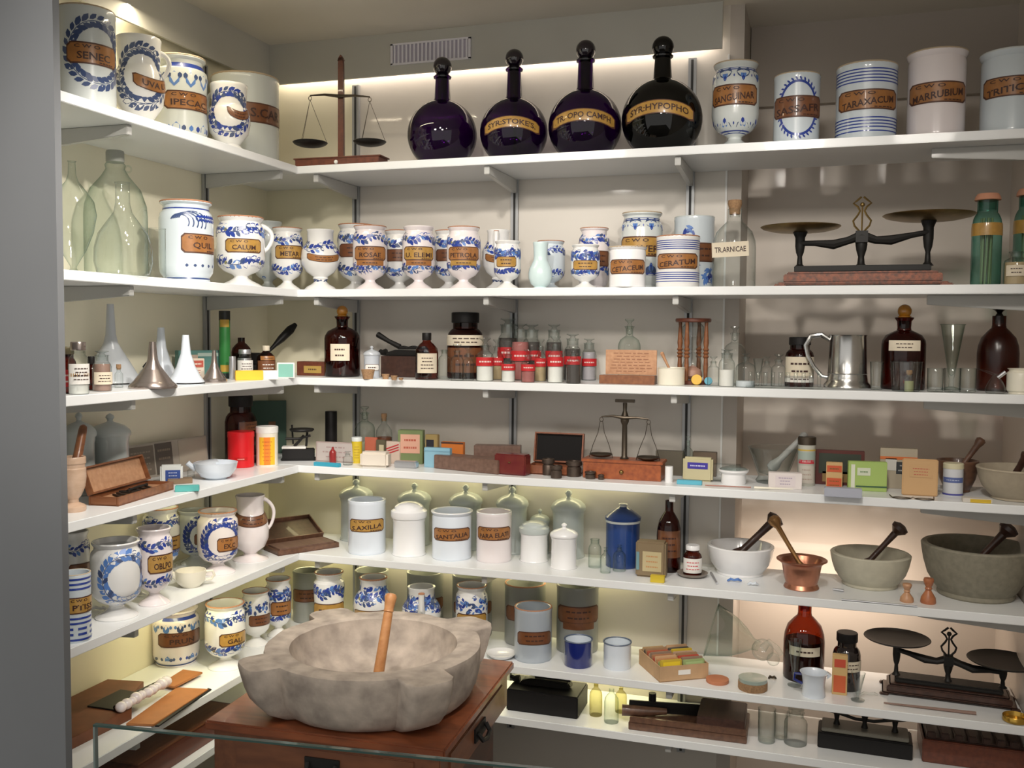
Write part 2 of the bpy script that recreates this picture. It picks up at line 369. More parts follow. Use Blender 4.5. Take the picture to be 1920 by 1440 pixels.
def decorate(mb, prof, r, h, deco, seed):
    """painted decoration: thin glaze shapes lying on the turned body"""
    R = random.Random(seed); fn = wrap(prof, .0005); kinds = deco.split('+')
    for dk in kinds:
        m = 1
        if dk in ('wreath', 'wreath_mid', 'wreath_dark'):
            m = {'wreath': 1, 'wreath_mid': 3, 'wreath_dark': 2}[dk]; A = r*.98; B = h*.30; zc = h*.55; N = int(26)
            pts = [(A*cos(2*pi*i/40), zc+B*sin(2*pi*i/40)) for i in range(41)]; stroke(mb, fn, pts, r*.025, 2)
            for i in range(N):
                a = 2*pi*i/N
                for sgn in (-1, 1):
                    rr = 1+sgn*.13; leaf(mb, fn, A*rr*cos(a), zc+B*rr*sin(a), r*R.uniform(.30, .44), a+pi/2+sgn*.6, R.choice((m, m, m, 2)), .5)
        elif dk == 'oval':
            A = r*.86; B = h*.37; zc = h*.5
            pts = [(A*cos(2*pi*i/40), zc+B*sin(2*pi*i/40)) for i in range(41)]; stroke(mb, fn, pts, r*.11, 1)
            for i in range(34):
                a = 2*pi*i/34; leaf(mb, fn, A*1.13*cos(a), zc+B*1.1*sin(a), r*.2, a+.5, 1)
        elif dk.startswith('band'):            # leafy bands above and below the label
            zs = [(.80, .085), (.33, .075)] if dk == 'band' else [(.70, .10)] if dk == 'bandtop' else [(.72, .16), (.30, .12)]
            if dk == 'bandshort': zs = [(.74, .07), (.36, .05)]
            for (zf, amp) in zs:
                zc = zf*h; n = 26
                pts = [(-pi*r+2*pi*r*i/60, zc+amp*h*.45*sin(i/60*2*pi*4)) for i in range(61)]; stroke(mb, fn, pts, r*.03, 2)
                for i in range(n*2):
                    x = -pi*r+2*pi*r*(i+R.random()*.5)/(n*2); zz = zc+amp*h*.45*sin((x/(2*pi*r)+.5)*2*pi*4)
                    sg = 1 if i % 2 else -1
                    leaf(mb, fn, x, zz+sg*amp*h*.42, r*R.uniform(.28, .44), sg*.7+R.uniform(-.4, .4), R.choice((1, 1, 1, 2, 3)), .52)
                for i in range(4): leaf(mb, fn, -pi*r+2*pi*r*(i+.5)/4, zc, r*.16, 0, 4, .9)
        elif dk == 'stripes':
            for zf in (.90, .86, .82, .78, .74, .28, .24, .20, .16, .11): ringband(mb, prof, zf*h, h*.016, 1)
        elif dk == 'bars':
            for zf in (.93, .86, .79, .36, .29, .05): ringband(mb, prof, zf*h, h*.030, 1)
            for zf in (.21, .13):
                for i in range(7): ringband(mb, prof, zf*h, h*.035, 1, seg=8, a0=i*.9, a1=i*.9+.6)
        elif dk == 'hearts':                   # lambrequin border of pendant hearts
            for zf, up in ((.86, -1), (.24, 1)):
                ringband(mb, prof, (zf+.035*-up)*h, h*.012, 1); ringband(mb, prof, (zf+.055*-up)*h, h*.006, 1)
                for i in range(8):
                    x = -pi*r+2*pi*r*(i+.5)/8
                    for dx, dz, L, mm in ((-.13, 0, .42, 2), (.13, 0, .42, 2), (0, .05, .34, 3), (0, .11, .2, 1)):
                        leaf(mb, fn, x+dx*r, zf*h+up*(dz*h*.6+.005*h), r*L*1.2, up*(pi/2+(-.35 if dx < 0 else .35 if dx > 0 else 0)), mm, .6)
                    leaf(mb, fn, x+pi*r/8, zf*h+up*h*.04, r*.14, pi/2, 1)
        elif dk == 'dots':
            for i in range(16): leaf(mb, fn, -pi*r+2*pi*r*i/16, .16*h, r*(.2 if i % 2 else .1), 0, 2, .8)
        elif dk == 'baseline':
            ringband(mb, prof, .045*h, h*.02, 2)
        elif dk == 'topline': ringband(mb, prof, .90*h, h*.014, 1)
        elif dk == 'sprig':
            for s0 in range(7):
                x0 = R.uniform(-1.3, 1.3)*r; z0 = R.choice((R.uniform(.62, .82), R.uniform(.14, .4)))*h
                for i in range(7):
                    leaf(mb, fn, x0+R.uniform(-.3, .3)*r, z0+R.uniform(-.06, .06)*h, r*R.uniform(.25, .5), R.uniform(-1, 2), R.choice((3, 3, 1)), .35)
        elif dk == 'crest':
            ringband(mb, prof, .88*h, h*.05, 1, seg=24, a0=-2.4, a1=-.6)
            for i in range(13):
                x = (-1+2*i/12)*r*1.2; hh = h*(.17 if i % 3 == 0 else .07)
                leaf(mb, fn, x, .78*h-hh*.4, hh, -pi/2, R.choice((2, 3)), .7)
            for i in range(9):
                x = (-1+2*i/8)*r*1.1; leaf(mb, fn, x, .17*h, h*(.13 if i % 4 == 2 else .07), pi/2, R.choice((1, 2, 3)), .7)
        elif dk == 'swirl':
            for k in range(5):
                x0 = (-.55+.12*k)*r; pts = [(x0+r*(.35+.05*k)*cos(t), h*.72+h*(.10+.01*k)*sin(t)) for t in [(-.5+.25*i) for i in range(14)]]; stroke(mb, fn, pts, r*.05, 2)
            for i in range(9): leaf(mb, fn, r*(.15+.13*i), .78*h, r*.3, -pi/2, 1, .8)
            ringband(mb, prof, .80*h, h*.02, 1, seg=14, a0=-1.5, a1=-.3)
            for i in range(5): leaf(mb, fn, (-.3+.3*i)*r, .2*h, r*.13, 0, 2, .9)
        elif dk == 'garland':
            for i in range(64):
                x = R.uniform(-1.5, 1.5)*r; z = R.uniform(.62, .86)*h; leaf(mb, fn, x, z, r*R.uniform(.22, .4), R.uniform(0, 3), R.choice((1, 2, 3)), .5)

def band_label(parent, prof, r, h, lab, name='label'):
    """scroll label fired on the curved front; returns the label mesh with its lettering"""
    z = lab.get('z', .53)*h; hh = lab.get('h', .20)*h; w = lab.get('w', 1.25)*r; off = .0011; curve = lab.get('arc', 0)*h
    fn = wrap(prof, off, lab.get('th', 0)); mb = MB(); n = 14; b = 0
    col = {'o': OCHRE, 'r': ORANGEL, 'b': BROWNL, 'p': PAPER, 'w': PAPERW, 'red': REDL}[lab.get('c', 'o')]
    edge = lab.get('edge', True)
    def patch(sc, sh, m, o2):
        f2 = wrap(prof, o2, lab.get('th', 0)); b = len(mb.v)
        for i in range(n+1):
            x = (-1+2*i/n)*w*sc/1; t = abs(x)/(w*sc); cut = .16*hh if (t > .97 and edge) else 0
            for j in range(4):
                zz = z+(hh*sh)*(-.5+j/3); 
                if j == 0: zz += cut
                if j == 3: zz -= cut
                mb.v.append(tuple(f2(x/1, zz-curve*(x/w)**2)))
        for i in range(n):
            for j in range(3): mb.face((b+4*i+j, b+4*i+4+j, b+4*i+5+j, b+4*i+1+j), m)
    if edge: patch(1.0, 1.0, 1, off); patch(.95, .86, 0, off+.0004)
    else: patch(1, 1, 0, off)
    ft = wrap(prof, off+.0009, lab.get('th', 0)); t = lab.get('t')
    if t:
        t2 = lab.get('t2'); zc = z-(hh*.12 if t2 else 0); fh = hh*(.34 if t2 else .46)
        slope = lab.get('slope', 0)*hh
        put_text(mb, t, w*1.6*min(1, .14*len(t)+.06), fh, lambda a, q: ft(a, zc+q-curve*(a/w)**2+slope*(a/w)), 2)
        if t2: put_text(mb, t2, w*.9, hh*.16, lambda a, q: ft(a-w*.25, z+hh*.30+q-curve*(a/w)**2), 2)
        if lab.get('t3', True) and t2: scribble(mb, w*.7, hh*.2, 1, lambda a, q: ft(a+w*.45, z-hh*.38+q-curve*(a/w)**2), 2, 5)
    else: scribble(mb, w*1.5, hh*.7, lab.get('rows', 2), lambda a, q: ft(a, z+q-curve*(a/w)**2), 2, lab.get('seed', 3))
    return mb.build(name, [col, EDGEINK, lab.get('ink', DARKINK)], parent, smooth=True)

NJ = [0]; DIM = {}
def jar(kind, k, u, w, top, base=None, d=None, side='B', deco=None, lab=None, turn=None, glaze=WHITE, label='', rim=None, handle=None, spout=False, lid=None, knob=True, group=None, cat='jar', name='apothecary_jar', handle_side=1, lab2=None, seg=40, inner=None):
    P, h, r = place(k, u, w, top, base, d, side)
    if turn is None: turn = 28 if side == 'L' else 4
    NJ[0] += 1
    t = thing(name, label, cat, P, facing(P, turn), group)
    prof = scale_prof(kind, r, h)
    if lid is not None: prof = [(0, 0), (.95*r, 0), (.98*r, .015*h), (.92*r, .05*h), (.90*r, .62*h), (.94*r, .66*h), (.94*r, .70*h), (0, .70*h)]
    mb = MB(); mb.lathe(prof, seg)
    if deco: decorate(mb, prof, r, h, deco, NJ[0]*7+k)
    mb.build('body', [glaze, COBALT, SLATE, MIDBLUE, OLIVE], t)
    if rim: 
        zt = h*.992; rr = surf_r(prof, h*.985)
        MB().tube([(rr*.965*cos(a*pi/16), rr*.965*sin(a*pi/16), zt) for a in range(32)], r*.045, 6, closed=True).build('rim', rim, t)
    if lid is not None:
        L = MB(); 
        if knob: pl = [(1.0, .70), (1.03, .73), (1.0, .76), (.93, .79), (.72, .835), (.40, .865), (.18, .885), (.13, .90), (.16, .925), (.22, .945), (.17, .975), (.08, .99), (0, 1)]
        else: pl = [(1.0, .76), (1.04, .80), (1.02, .86), (.93, .88), (.84, .89), (.80, .93), (.62, .965), (.35, .99), (0, 1)]
        z0 = pl[0][1]
        if not knob: pl = [(a, .70+(b-.76)*.3/.24) for a, b in pl]
        L.lathe([(0, .70*h)]+[(a*r, b*h) for a, b in pl], seg).build('lid', lid, t)
        if not knob: pass
    if lab: band_label(t, prof, r, h, lab)
    if lab2: band_label(t, prof, r, h, lab2, 'strip_label')
    if handle:
        s = handle_side; z0, z1, out = handle; H = MB(); r0 = surf_r(prof, z0*h)*.96; r1 = surf_r(prof, z1*h)*.96
        a = radians(handle_side) if abs(handle_side) > 1 else (0 if s > 0 else pi)
        def q(rr, z): return (rr*cos(a), rr*sin(a), z)
        pts = []
        for i in range(13):
            tt = i/12; pts.append(q(r1+(r0-r1)*tt+out*r*sin(pi*tt)**.75, (z1+(z0-z1)*tt)*h+.04*h*sin(pi*tt)))
        H.tube(pts, [r*.11*(1-.25*i/12) for i in range(13)], 10).build('handle', glaze, t)
    if spout:
        S = MB(); a = spout if spout is not True else -pi/2
        def q(rr, z): return (rr*cos(a), rr*sin(a), z*h)
        S.tube([q(.75*r, .60), q(1.08*r, .70), q(1.02*r, .84), q(1.0*r, .95)], [r*.24, r*.17, r*.14, r*.16], 12).build('spout', glaze, t)
        MB().tube([(q(1.0*r, .955)[0]+r*.13*cos(i*pi/6), q(1.0*r, .955)[1]+r*.13*sin(i*pi/6), .955*h) for i in range(12)], r*.04, 6, closed=True).build('spout_rim', TERRA, t)
    if inner: MB().lathe([(0, .5*h), (surf_r(prof, .5*h)*.8, .5*h)], 20).build('contents', inner, t)
    return t

def bottle(kind, k, u, w, top, base=None, d=None, side='B', mat_=CLEAR, label='', name='glass_bottle', stopper=None, fill=None, fh=.5, lab=None, turn=None, cap=None, group=None, cat='bottle', seg=28, square=False, strip=None):
    P, h, r = place(k, u, w, top, base, d, side, rt=.3)
    if turn is None: turn = 18 if side == 'L' else 3
    t = thing(name, label, cat, P, facing(P, turn), group)
    H = h
    if stopper in ('ball', 'bigball'): H = h*.86
    elif stopper in ('flat', 'lens', 'cork', 'clothcork'): H = h*.90
    elif cap: H = h*.93
    prof = scale_prof(kind, r, H); top_r = [p for p in prof if p[1] >= .96*H or p[1] >= max(q[1] for q in prof)-1e-6][0][0]; zt = max(q[1] for q in prof)
    nr = surf_r(prof, zt*.97)
    mb = MB().lathe(prof, 4 if False else seg); mb.build('body', mat_, t)
    if stopper == 'ball':
        br = min((h-zt)/1.9, r*.36); MB().lathe([(0, zt-.04*h), (nr*.7, zt-.04*h), (nr*.8, zt+.003), (nr*.4, zt+.006), (0, zt+.006)], 16).ball((0, 0, h-br), br, 20).build('stopper', ORG, t)
    elif stopper in ('flat', 'lens'):
        L = [(0, zt-.05*h), (nr*.6, zt-.05*h), (nr*.62, zt), (nr*.35, zt+(h-zt)*.35), (nr*.6, zt+(h-zt)*.6), (nr*1.05, zt+(h-zt)*.82), (nr*1.0, h), (0, h)]
        MB().lathe(L, 18).build('stopper', mat_ if mat_ in (CLEAR, CLEARG) else BLACKG, t)
    elif stopper in ('cork', 'clothcork'):
        MB().lathe([(0, zt-.06*h), (nr*.75, zt-.06*h), (nr*.8, zt), (nr*1.0, h-.01), (nr*.95, h), (0, h)], 14).build('cork', CORK, t)
    if cap is not None:
        MB().lathe([(0, zt-.09*h), (nr*1.08, zt-.09*h), (nr*1.12, zt-.08*h), (nr*1.12, h-.002), (nr*1.05, h), (0, h)], 24).build('cap', cap, t)
    if fill is not None:
        z1 = fh*H; MB().lathe([(0, .012*h), (r*.9, .012*h), (r*.93, .03*h), (surf_r(prof, z1)*.93, z1), (0, z1)], 20).build('contents', fill, t)
    if lab: band_label(t, prof, r, H, lab)
    if strip: band_label(t, prof, r, H, strip, 'neck_label')
    return t

def pack(k, u0, u1, top, base, dep, cols, label, side='B', yaw=None, name='carton', cat='box', face=None, group=None, bev=.0012, d=None, lean=0, face_mb=None, mat_=None):
    """rectangular box from the outline of its front face"""
    u = (u0+u1)/2
    if d is None: Q = onz(u, base, Z[k]); Q.z = Z[k]
    else: Q = at(k, u, d, side)
    if yaw is None: yaw = 0 if side == 'B' else 55
    a = radians(yaw); nrm = Vector((sin(a), -cos(a), 0)) if side == 'B' else Vector((sin(a), -cos(a), 0))
    v = CAM-Q; v.z = 0; c = abs(nrm.dot(v.normalized()))
    wd = abs(u1-u0)*dist(Q)/F/max(c, .35); h = zat(Q.x, Q.y, top)-Z[k]
    t = thing(name, label, cat, Q, a, group)
    b = MB().box((0, dep/2, h/2), (wd, dep, h)); b.build('body', mat_ if mat_ else cm(cols), t, bev=bev)
    if lean: t.rotation_euler.x = -lean
    if face:
        for (nm, x, z, w_, h_, col, txt) in face:
            f = MB(); f.box((x*wd, -.0006, z*h), (w_*wd, .0012, h_*h))
            mats = [cm(col)]
            if txt:
                ink = cm(txt[1]); mats.append(ink)
                if txt[0] is None: scribble(f, w_*wd*.8, h_*h*.8, txt[2] if len(txt) > 2 else 2, lambda p, q: (x*wd+p, -.0016, z*h+q), 1, int(u0))
                else: flat_text(f, txt[0], w_*wd*.8, h_*h*.5, x*wd, -.0016, z*h, 1)
            f.build(nm, mats, t, smooth=False)
    DIM[t.name] = (wd, dep, h)
    return t

# ================================================================ the room
WL = mat('cream_wall_paint', (.88, .83, .65), .55, noise_amt=.03, scale=3)
WB = mat('warm_white_wall_panel', (.66, .62, .56), .38, coat=.35, noise_amt=.03, scale=3)
WC = mat('cream_wall_panel', (.80, .75, .57), .5, noise_amt=.03, scale=3)
WR = mat('recess_wall_panel', (.70, .63, .56), .5, coat=.12, noise_amt=.05, scale=2)
WP = mat('pilaster_paint', (.52, .47, .42), .5)
CEIL = mat('ceiling_paint', (.70, .66, .58), .9, noise_amt=.03, scale=4)
FASC = mat('fascia_paint', (.56, .55, .50), .7, noise_amt=.03, scale=4)
JAMB = mat('grey_partition', (.21, .22, .235), .7, noise_amt=.04, scale=5)
SHELF = mat('white_laminate', (.83, .85, .86), .35, coat=.2, noise_amt=.02, scale=3)
RAIL = mat('grey_steel', (.40, .41, .42), .4, metal=.4)
RAILD = mat('slot_shadow', (.03, .03, .03), .7)
BRK = mat('bracket_enamel', (.50, .50, .48), .4, coat=.2)
def sbox(name, a, b, m, bev=0):
    c = [(a[i]+b[i])/2 for i in range(3)]; d = [abs(b[i]-a[i]) for i in range(3)]
    return struct(MB().box((0, 0, 0), d).build(name, m, loc=c, bev=bev))
U1, U2, U3 = .3765, .9834, 1.5834; XR = 2.57; XP = 1.745; YJ = -1.56
sbox('wall_left', (-.06, YJ, 0), (0, .06, 2.755), WL)
sbox('wall_back', (0, 0, 0), (U1, .06, 2.755), WC)
sbox('wall_back_centre', (U1, 0, 0), (1.70, .06, 2.755), WB)
sbox('wall_back_pilaster', (1.70, 0, 0), (XP, .34, 2.755), WP)
sbox('wall_back_recess', (XP, .28, 0), (XR+.06, .34, 2.755), WR)
sbox('wall_right', (XR, -1.6, 0), (XR+.06, .28, 2.755), WR)
sbox('wall_front', (-.7, YJ-.018, 0), (.497, YJ, 2.755), JAMB)
sbox('ceiling', (-.8, -5, 2.755), (3.4, .4, 2.80), CEIL)
sbox('floor', (-.8, -5, -.05), (3.4, .4, 0), mat('grey_floor', (.12, .11, .10), .6, noise_amt=.2, scale=5))
sbox('trim_1', (.044, -.044, 2.61), (1.68, -.034, 2.755), FASC)
sbox('trim_2', (.034, YJ+.005, 2.61), (.044, -.034, 2.755), FASC)
sbox('recess_shade_board', (XP+.002, .25, 2.485), (XR, .28, 2.755), mat('recess_shade', (.46, .41, .36), .8))  # darker board standing in for the shade on the upper recess wall
sbox('trim_4', (1.694, -.004, .4), (1.700, .0, 2.6), mat('white_edge_trim', (.8, .8, .78), .4))
# ventilation grille on the fascia
t = thing('ventilation_grille', 'pale lilac slatted ventilation grille on the band above the shelves', 'vent', (.684, -.0455, 2.643))
V = mat('lilac_plastic', (.85, .83, .88), .35); VS = mat('grille_gap', (.62, .58, .66), .6)
f = MB(); f.box((0, .0008, .036), (.300, .0012, .070), 1)
for s in (-1, 1): f.box((s*.146, -.003, .036), (.008, .006, .072))
f.box((0, -.003, .002), (.30, .006, .006)); f.box((0, -.003, .070), (.30, .006, .006)); f.build('frame', [V, VS], t)
f = MB()
for i in range(19): f.box((-.135+i*.015, -.004, .036), (.006, .006, .062), rz=.5)
f.build('slats', V, t)

ORD = ['', 'top', 'second', 'third', 'fourth', 'fifth', 'sixth', 'bottom']
for k in range(1, 8):
    b = MB().box((XR/2-.0015, -DEP/2, -TH/2), (XR-.004, DEP-.001, TH))
    o = b.build('shelf_board', SHELF, loc=(0, 0, Z[k]), bev=.0015); tag(o, f'{ORD[k]} long white shelf board on the back wall' if k < 7 else 'lowest long white shelf board on the back wall', 'shelf', 'white shelf boards on the back wall')
    L = -YJ-DEP
    b = MB().box((DEP/2, -DEP-L/2-.001, -TH/2), (DEP-.001, L-.004, TH))
    o = b.build('shelf_board', SHELF, loc=(0, 0, Z[k]), bev=.0015); tag(o, f'{ORD[k]} white shelf board from the top on the left wall' if k < 7 else 'lowest white shelf board on the left wall', 'shelf', 'white shelf boards on the left wall')
V1 = -.3881; V2 = at(2, 265, .33, 'L').y
WH = ['nearest the corner', 'in the middle', 'furthest right']
def upright(x, y, rz, label):
    t = thing('shelf_upright', label, 'upright', (x, y, .30), rz, 'slotted steel shelf uprights')
    MB().box((0, -.006, 1.15), (.026, .011, 2.29)).build('rail', RAIL, t)
    MB().box((0, -.0119, 1.15), (.008, .0012, 2.28)).build('slot_channel', RAILD, t)
for i, u in enumerate((U1, U2, U3)): upright(u, -.0005, 0, f'slotted grey steel upright on the back wall {WH[i]}')
upright(.0005, V1, pi/2, 'slotted grey steel upright on the left wall near the corner')
upright(.0005, V2, pi/2, 'slotted grey steel upright on the left wall beside the grey partition')
def bracket(x, y, z, rz, label, L=.300):
    b = MB(); pts = [(-.0135, 0), (-L, 0), (-L, -.026), (-.0135, -.046)]
    n = len(pts); 
    for s in (-.009, .009):
        for (p, q) in pts: b.v.append((s, p, q))
    b.face(range(n)); b.face(range(2*n-1, n-1, -1))
    for i in range(n): j = (i+1) % n; b.face((i, j, n+j, n+i))
    o = b.build('shelf_bracket', BRK, loc=(x, y, z-TH-.0005), rz=rz, bev=.0015); tag(o, label, 'bracket', 'enamelled shelf brackets'); return o
for k in range(1, 8):
    for i, u in enumerate((U1, U2, U3)): bracket(u, 0, Z[k], 0, f'grey bracket under the {ORD[k]} shelf on the back wall upright {WH[i]}')
    bracket(0, V1, Z[k], pi/2, f'grey bracket under the {ORD[k]} left shelf on the upright near the corner')
    bracket(0, V2, Z[k], pi/2, f'grey bracket under the {ORD[k]} left shelf beside the grey partition')
for k in range(1, 6):
    bracket(XR+.013, -.22, Z[k], -pi/2, f'grey bracket under the {ORD[k]} shelf at the right hand wall', L=.30)

# ================================================================ top shelf
jar('straight', 1, 163, 104, 6, d=.20, side='L', deco='wreath_dark', lab=dict(t='SENEC', t2='C W O', c='r', z=.53, h=.21, w=.95, th=-.1), turn=22, glaze=GREYW, rim=TANRIM, label='tall wreath-painted jar lettered SENEC at the left end of the top shelf')
jar('jug', 1, 262, 92, 60, d=.19, side='L', deco='wreath_dark', lab=dict(t='UVA U', c='r', z=.46, h=.14, w=.9, th=.5, arc=-.06), turn=10, glaze=WHITE, handle=(.60, .88, .34), handle_side=.6, label='white syrup jug lettered UVA on the top left shelf', cat='jug', name='syrup_jug')
jar('waist', 1, 340, 98, 98, d=.15, side='L', deco='crest', lab=dict(t='IPECAC', t2='C W O', c='r', z=.48, h=.21, w=1.0), turn=22, glaze=GREYW, rim=TANRIM, label='cylindrical jar with blue crests lettered IPECAC on the top left shelf')
jar('straight', 1, 461, 122, 133, d=.13, side='L', lab=dict(t='S.CAR', c='b', z=.56, h=.22, w=.9, th=.25), turn=25, glaze=GREYW, rim=TANRIM, label='wide plain grey-blue jar in the corner of the top shelf')
jar('jug', 1, 430, 78, 150, d=.25, side='L', deco='wreath', lab=dict(t=None, c='b', z=.5, h=.13, w=.6, th=.55, arc=-.08), turn=0, glaze=WHITE, handle=(.55, .9, .3), handle_side=150, label='small wreath-painted jug in front of the wide grey jar', cat='jug', name='syrup_jug')
# balance with hanging pans
def hang_balance(loc, rz, W, base_h, base_d, zbeam, ztop, pans, label, style, group=None):
    t = thing('balance_scale', label, 'scale', loc, rz, group)
    wd = WMAHO if style == 'plain' else wood('cherry_wood', (.38, .10, .025), (.22, .05, .015))
    b = MB(); b.box((0, 0, base_h*.42), (W*.96, base_d, base_h*.84)); b.box((0, 0, base_h*.92), (W, base_d*1.05, base_h*.16)); b.build('base', wd, t, bev=.0015)
    MB().ball((0, -base_d/2-.002, base_h*.4), .007, 14).build('drawer_knob', BRASS if style != 'plain' else PWHITE, t)
    if style == 'plain':
        MB().prism([(-.010, base_h), (.010, base_h), (.009, ztop-.03), (.007, ztop-.01), (.011, ztop-.02), (.006, ztop-.008), (0, ztop), (-.006, ztop-.008), (-.011, ztop-.02), (-.007, ztop-.01), (-.009, ztop-.03)], -.006, .006).build('column', WMAHO, t, bev=.001)
        m = BRONZE
    else:
        MB().lofty((0, 0, base_h), (0, 0, ztop-.012), [(.016, 0), (.012, .02), (.009, .05), (.008, .6), (.013, .66), (.014, .72), (.011, .78), (.006, .86), (.007, 1)], 16).box((0, 0, ztop-.006), (.062, .012, .010)).build('column', BRONZE, t, bev=.001)
        m = BRONZE
    (xa, za), (xb, zb) = pans[0][0:2], pans[1][0:2]
    MB().tube([(xa, -.012, pans[0][3]), (xa*.5, -.012, (pans[0][3]+zbeam)/2+.004), (0, -.012, zbeam), (xb*.5, -.012, (pans[1][3]+zbeam)/2+.003), (xb, -.012, pans[1][3])], [.0022, .004, .006, .004, .0022], 8).build('beam', m, t)
    for (x, z, r, zb_) in pans:
        p = MB(); n = 10; prof = [(r*sin(i/n*pi/2*.9), z-r*.33*(cos(i/n*pi/2*.9))) for i in range(n+1)]
        prof += [(q*.95, zz+.002) for q, zz in prof[::-1]]; p.lathe([(a, b-0) for a, b in prof], 28, o=(x, -.012, 0)); pan = p.build('pan', IRON if style == 'plain' else BRONZE, t)
        c = MB(); zt = prof[n][1]
        c.tube([(x+.006*cos(i/8*2*pi), -.012, zb_-.009+.007*sin(i/8*2*pi)) for i in range(8)], .0012, 5, closed=True)
        for i in range(3):
            a = 2*pi*i/3+.5
            if style == 'plain': c.tube([(x, -.012, zb_-.014), (x+r*.95*cos(a), -.012+r*.95*sin(a), zt)], .0008, 4)
        if style != 'plain':
            for s in (-1, 1): c.tube([(x+s*.004, -.012, zb_-.014), (x+s*.010, -.012, zb_-.05), (x+s*r*.7, -.012, zb_-.09), (x+s*r*1.02, -.012, zb_-.13), (x+s*r*.95, -.012, zt)], .0011, 5)
        c.build('hanger', m, t)
    return t
P = at(1, 640, .255); s = dist(P)/F
hang_balance(P, .03, 178*s, 17*s, .075, zat(P.x, P.y, 182)-P.z, zat(P.x, P.y, 103)-P.z,
    [(-61*s, zat(P.x, P.y, 264)-P.z, 33*s, zat(P.x, P.y, 177)-P.z), (61*s, zat(P.x, P.y, 268)-P.z, 31*s, zat(P.x, P.y, 187)-P.z)], 'wooden balance with two hanging iron pans on the top shelf', 'plain')
# globe bottles
def globe_bottle(u, w, top, m, lab, turn, label, zc=None):
    P = at(1, u, .20); s = dist(P)/F; R = w/2*s; h = zat(P.x, P.y, top)-P.z
    t = thing('globe_bottle', label, 'bottle', P, facing(P, 2+turn), 'dark globe bottles with ball stoppers')
    prof = []; c = R*.86; a0 = math.asin(.62)
    for i in range(15):
        a = -pi/2+a0*1.06+(pi/2-a0*1.06+radians(74))*i/14; prof.append((R*cos(a), c+R*sin(a)))
    z1 = prof[-1][1]; hn = h-.175*w*2*s*.9
    hn = z1+(h-36*s-z1)*.93
    prof = [(0, .004), (prof[0][0]*.97, 0)]+prof+[(.235*R, z1+.02*h), (.20*R, hn-.02*h), (.19*R, hn-.005*h), (.25*R, hn), (.26*R, hn+.012*h), (.20*R, hn+.03*h), (.15*R, hn+.03*h), (.12*R, z1)]
    MB().lathe(prof, 48).build('body', m, t)
    br = .27*R; MB().lathe([(0, hn-.03*h), (.13*R, hn-.03*h), (.15*R, hn+.03*h), (.08*R, hn+.05*h), (.10*R, h-2*br)], 20).ball((0, 0, h-br), br, 24).build('stopper', BLACKG if m is BLACKG else mat('black_purple_glass', (.008, .003, .010), .08, coat=.8), t)
    if lab:
        pr = [(p[0], p[1]) for p in prof[1:18]]; band_label(t, pr, R, 1.0, lab)
    return t
G = mat('gilt_scroll', (.42, .27, .10), .35, coat=.4, noise_amt=.4, scale=60)
def gl(txt, R, w, th=0): return dict(t=txt, z=1.0*R, h=.30*R, w=w, c='o', arc=.16*R, th=th, edge=True, t3=False)
for (u, w, top, m, txt, lb, wd_, th) in ((829, 130, 107, PURPLE, None, 'dark purple globe bottle without a label next to the balance', 0, 0),
      (963, 127, 92, PURPLE, "SYR:STOKE'S.", "purple globe bottle with a curved label reading SYR STOKE'S", .92, -.05),
      (1096, 137, 75, PURPLE, 'TR. OPO CAMPH', 'purple globe bottle with a curved label reading OPO CAMPH', .98, -.02),
      (1240, 150, 68, BLACKG, 'SYR:HYPOPHO', 'black globe bottle with a curved label reading SYR HYPOPHO', .95, -.05)):
    P = at(1, u, .20); R = w/2*dist(P)/F
    globe_bottle(u, w, top, m, dict(t=txt, z=.98*R, h=.34*R, w=wd_, c='o', arc=.20*R, th=th, t3=False) if txt else None, -4, lb)
jar('footed', 1, 1377, 86, 110, d=.20, deco='hearts', lab=dict(t='SANGUINAR', t2='C W O', z=.60, h=.24, w=1.15, c='r', slope=.15), turn=-4, glaze=GREYW, rim=TANRIM, label='footed jar with blue heart border lettered SANGUINAR on the top shelf')
jar('straight', 1, 1492, 83, 133, d=.20, deco='oval', lab=dict(t='SASSAFR', t2='C W O', z=.52, h=.30, w=1.3, c='b', slope=.15), glaze=BLUEW, rim=TANRIM, label='cylindrical jar with a blue oval wreath behind a brown label')
jar('straight', 1, 1622, 108, 113, d=.20, deco='stripes', lab=dict(t='TARAXACUM', t2='C W O', z=.51, h=.26, w=1.15, c='r', slope=.2), glaze=BLUEW, rim=TANRIM, label='wide blue-striped jar lettered TARAXACUM on the top shelf')
jar('cyl', 1, 1753, 104, 88, d=.20, lab=dict(t='MARRUBIUM', t2='C W O', z=.50, h=.24, w=1.15, c='r', slope=.2), glaze=PINKW, rim=TANRIM, label='tall plain pinkish white jar lettered MARRUBIUM')
jar('cyl', 1, 1893, 108, 88, d=.20, lab=dict(t='TRITICUM', t2='C W O', z=.55, h=.24, w=1.1, c='r', slope=.2), glaze=BLUEW, rim=GREYW, label='tall plain bluish jar lettered TRITICUM at the right edge')

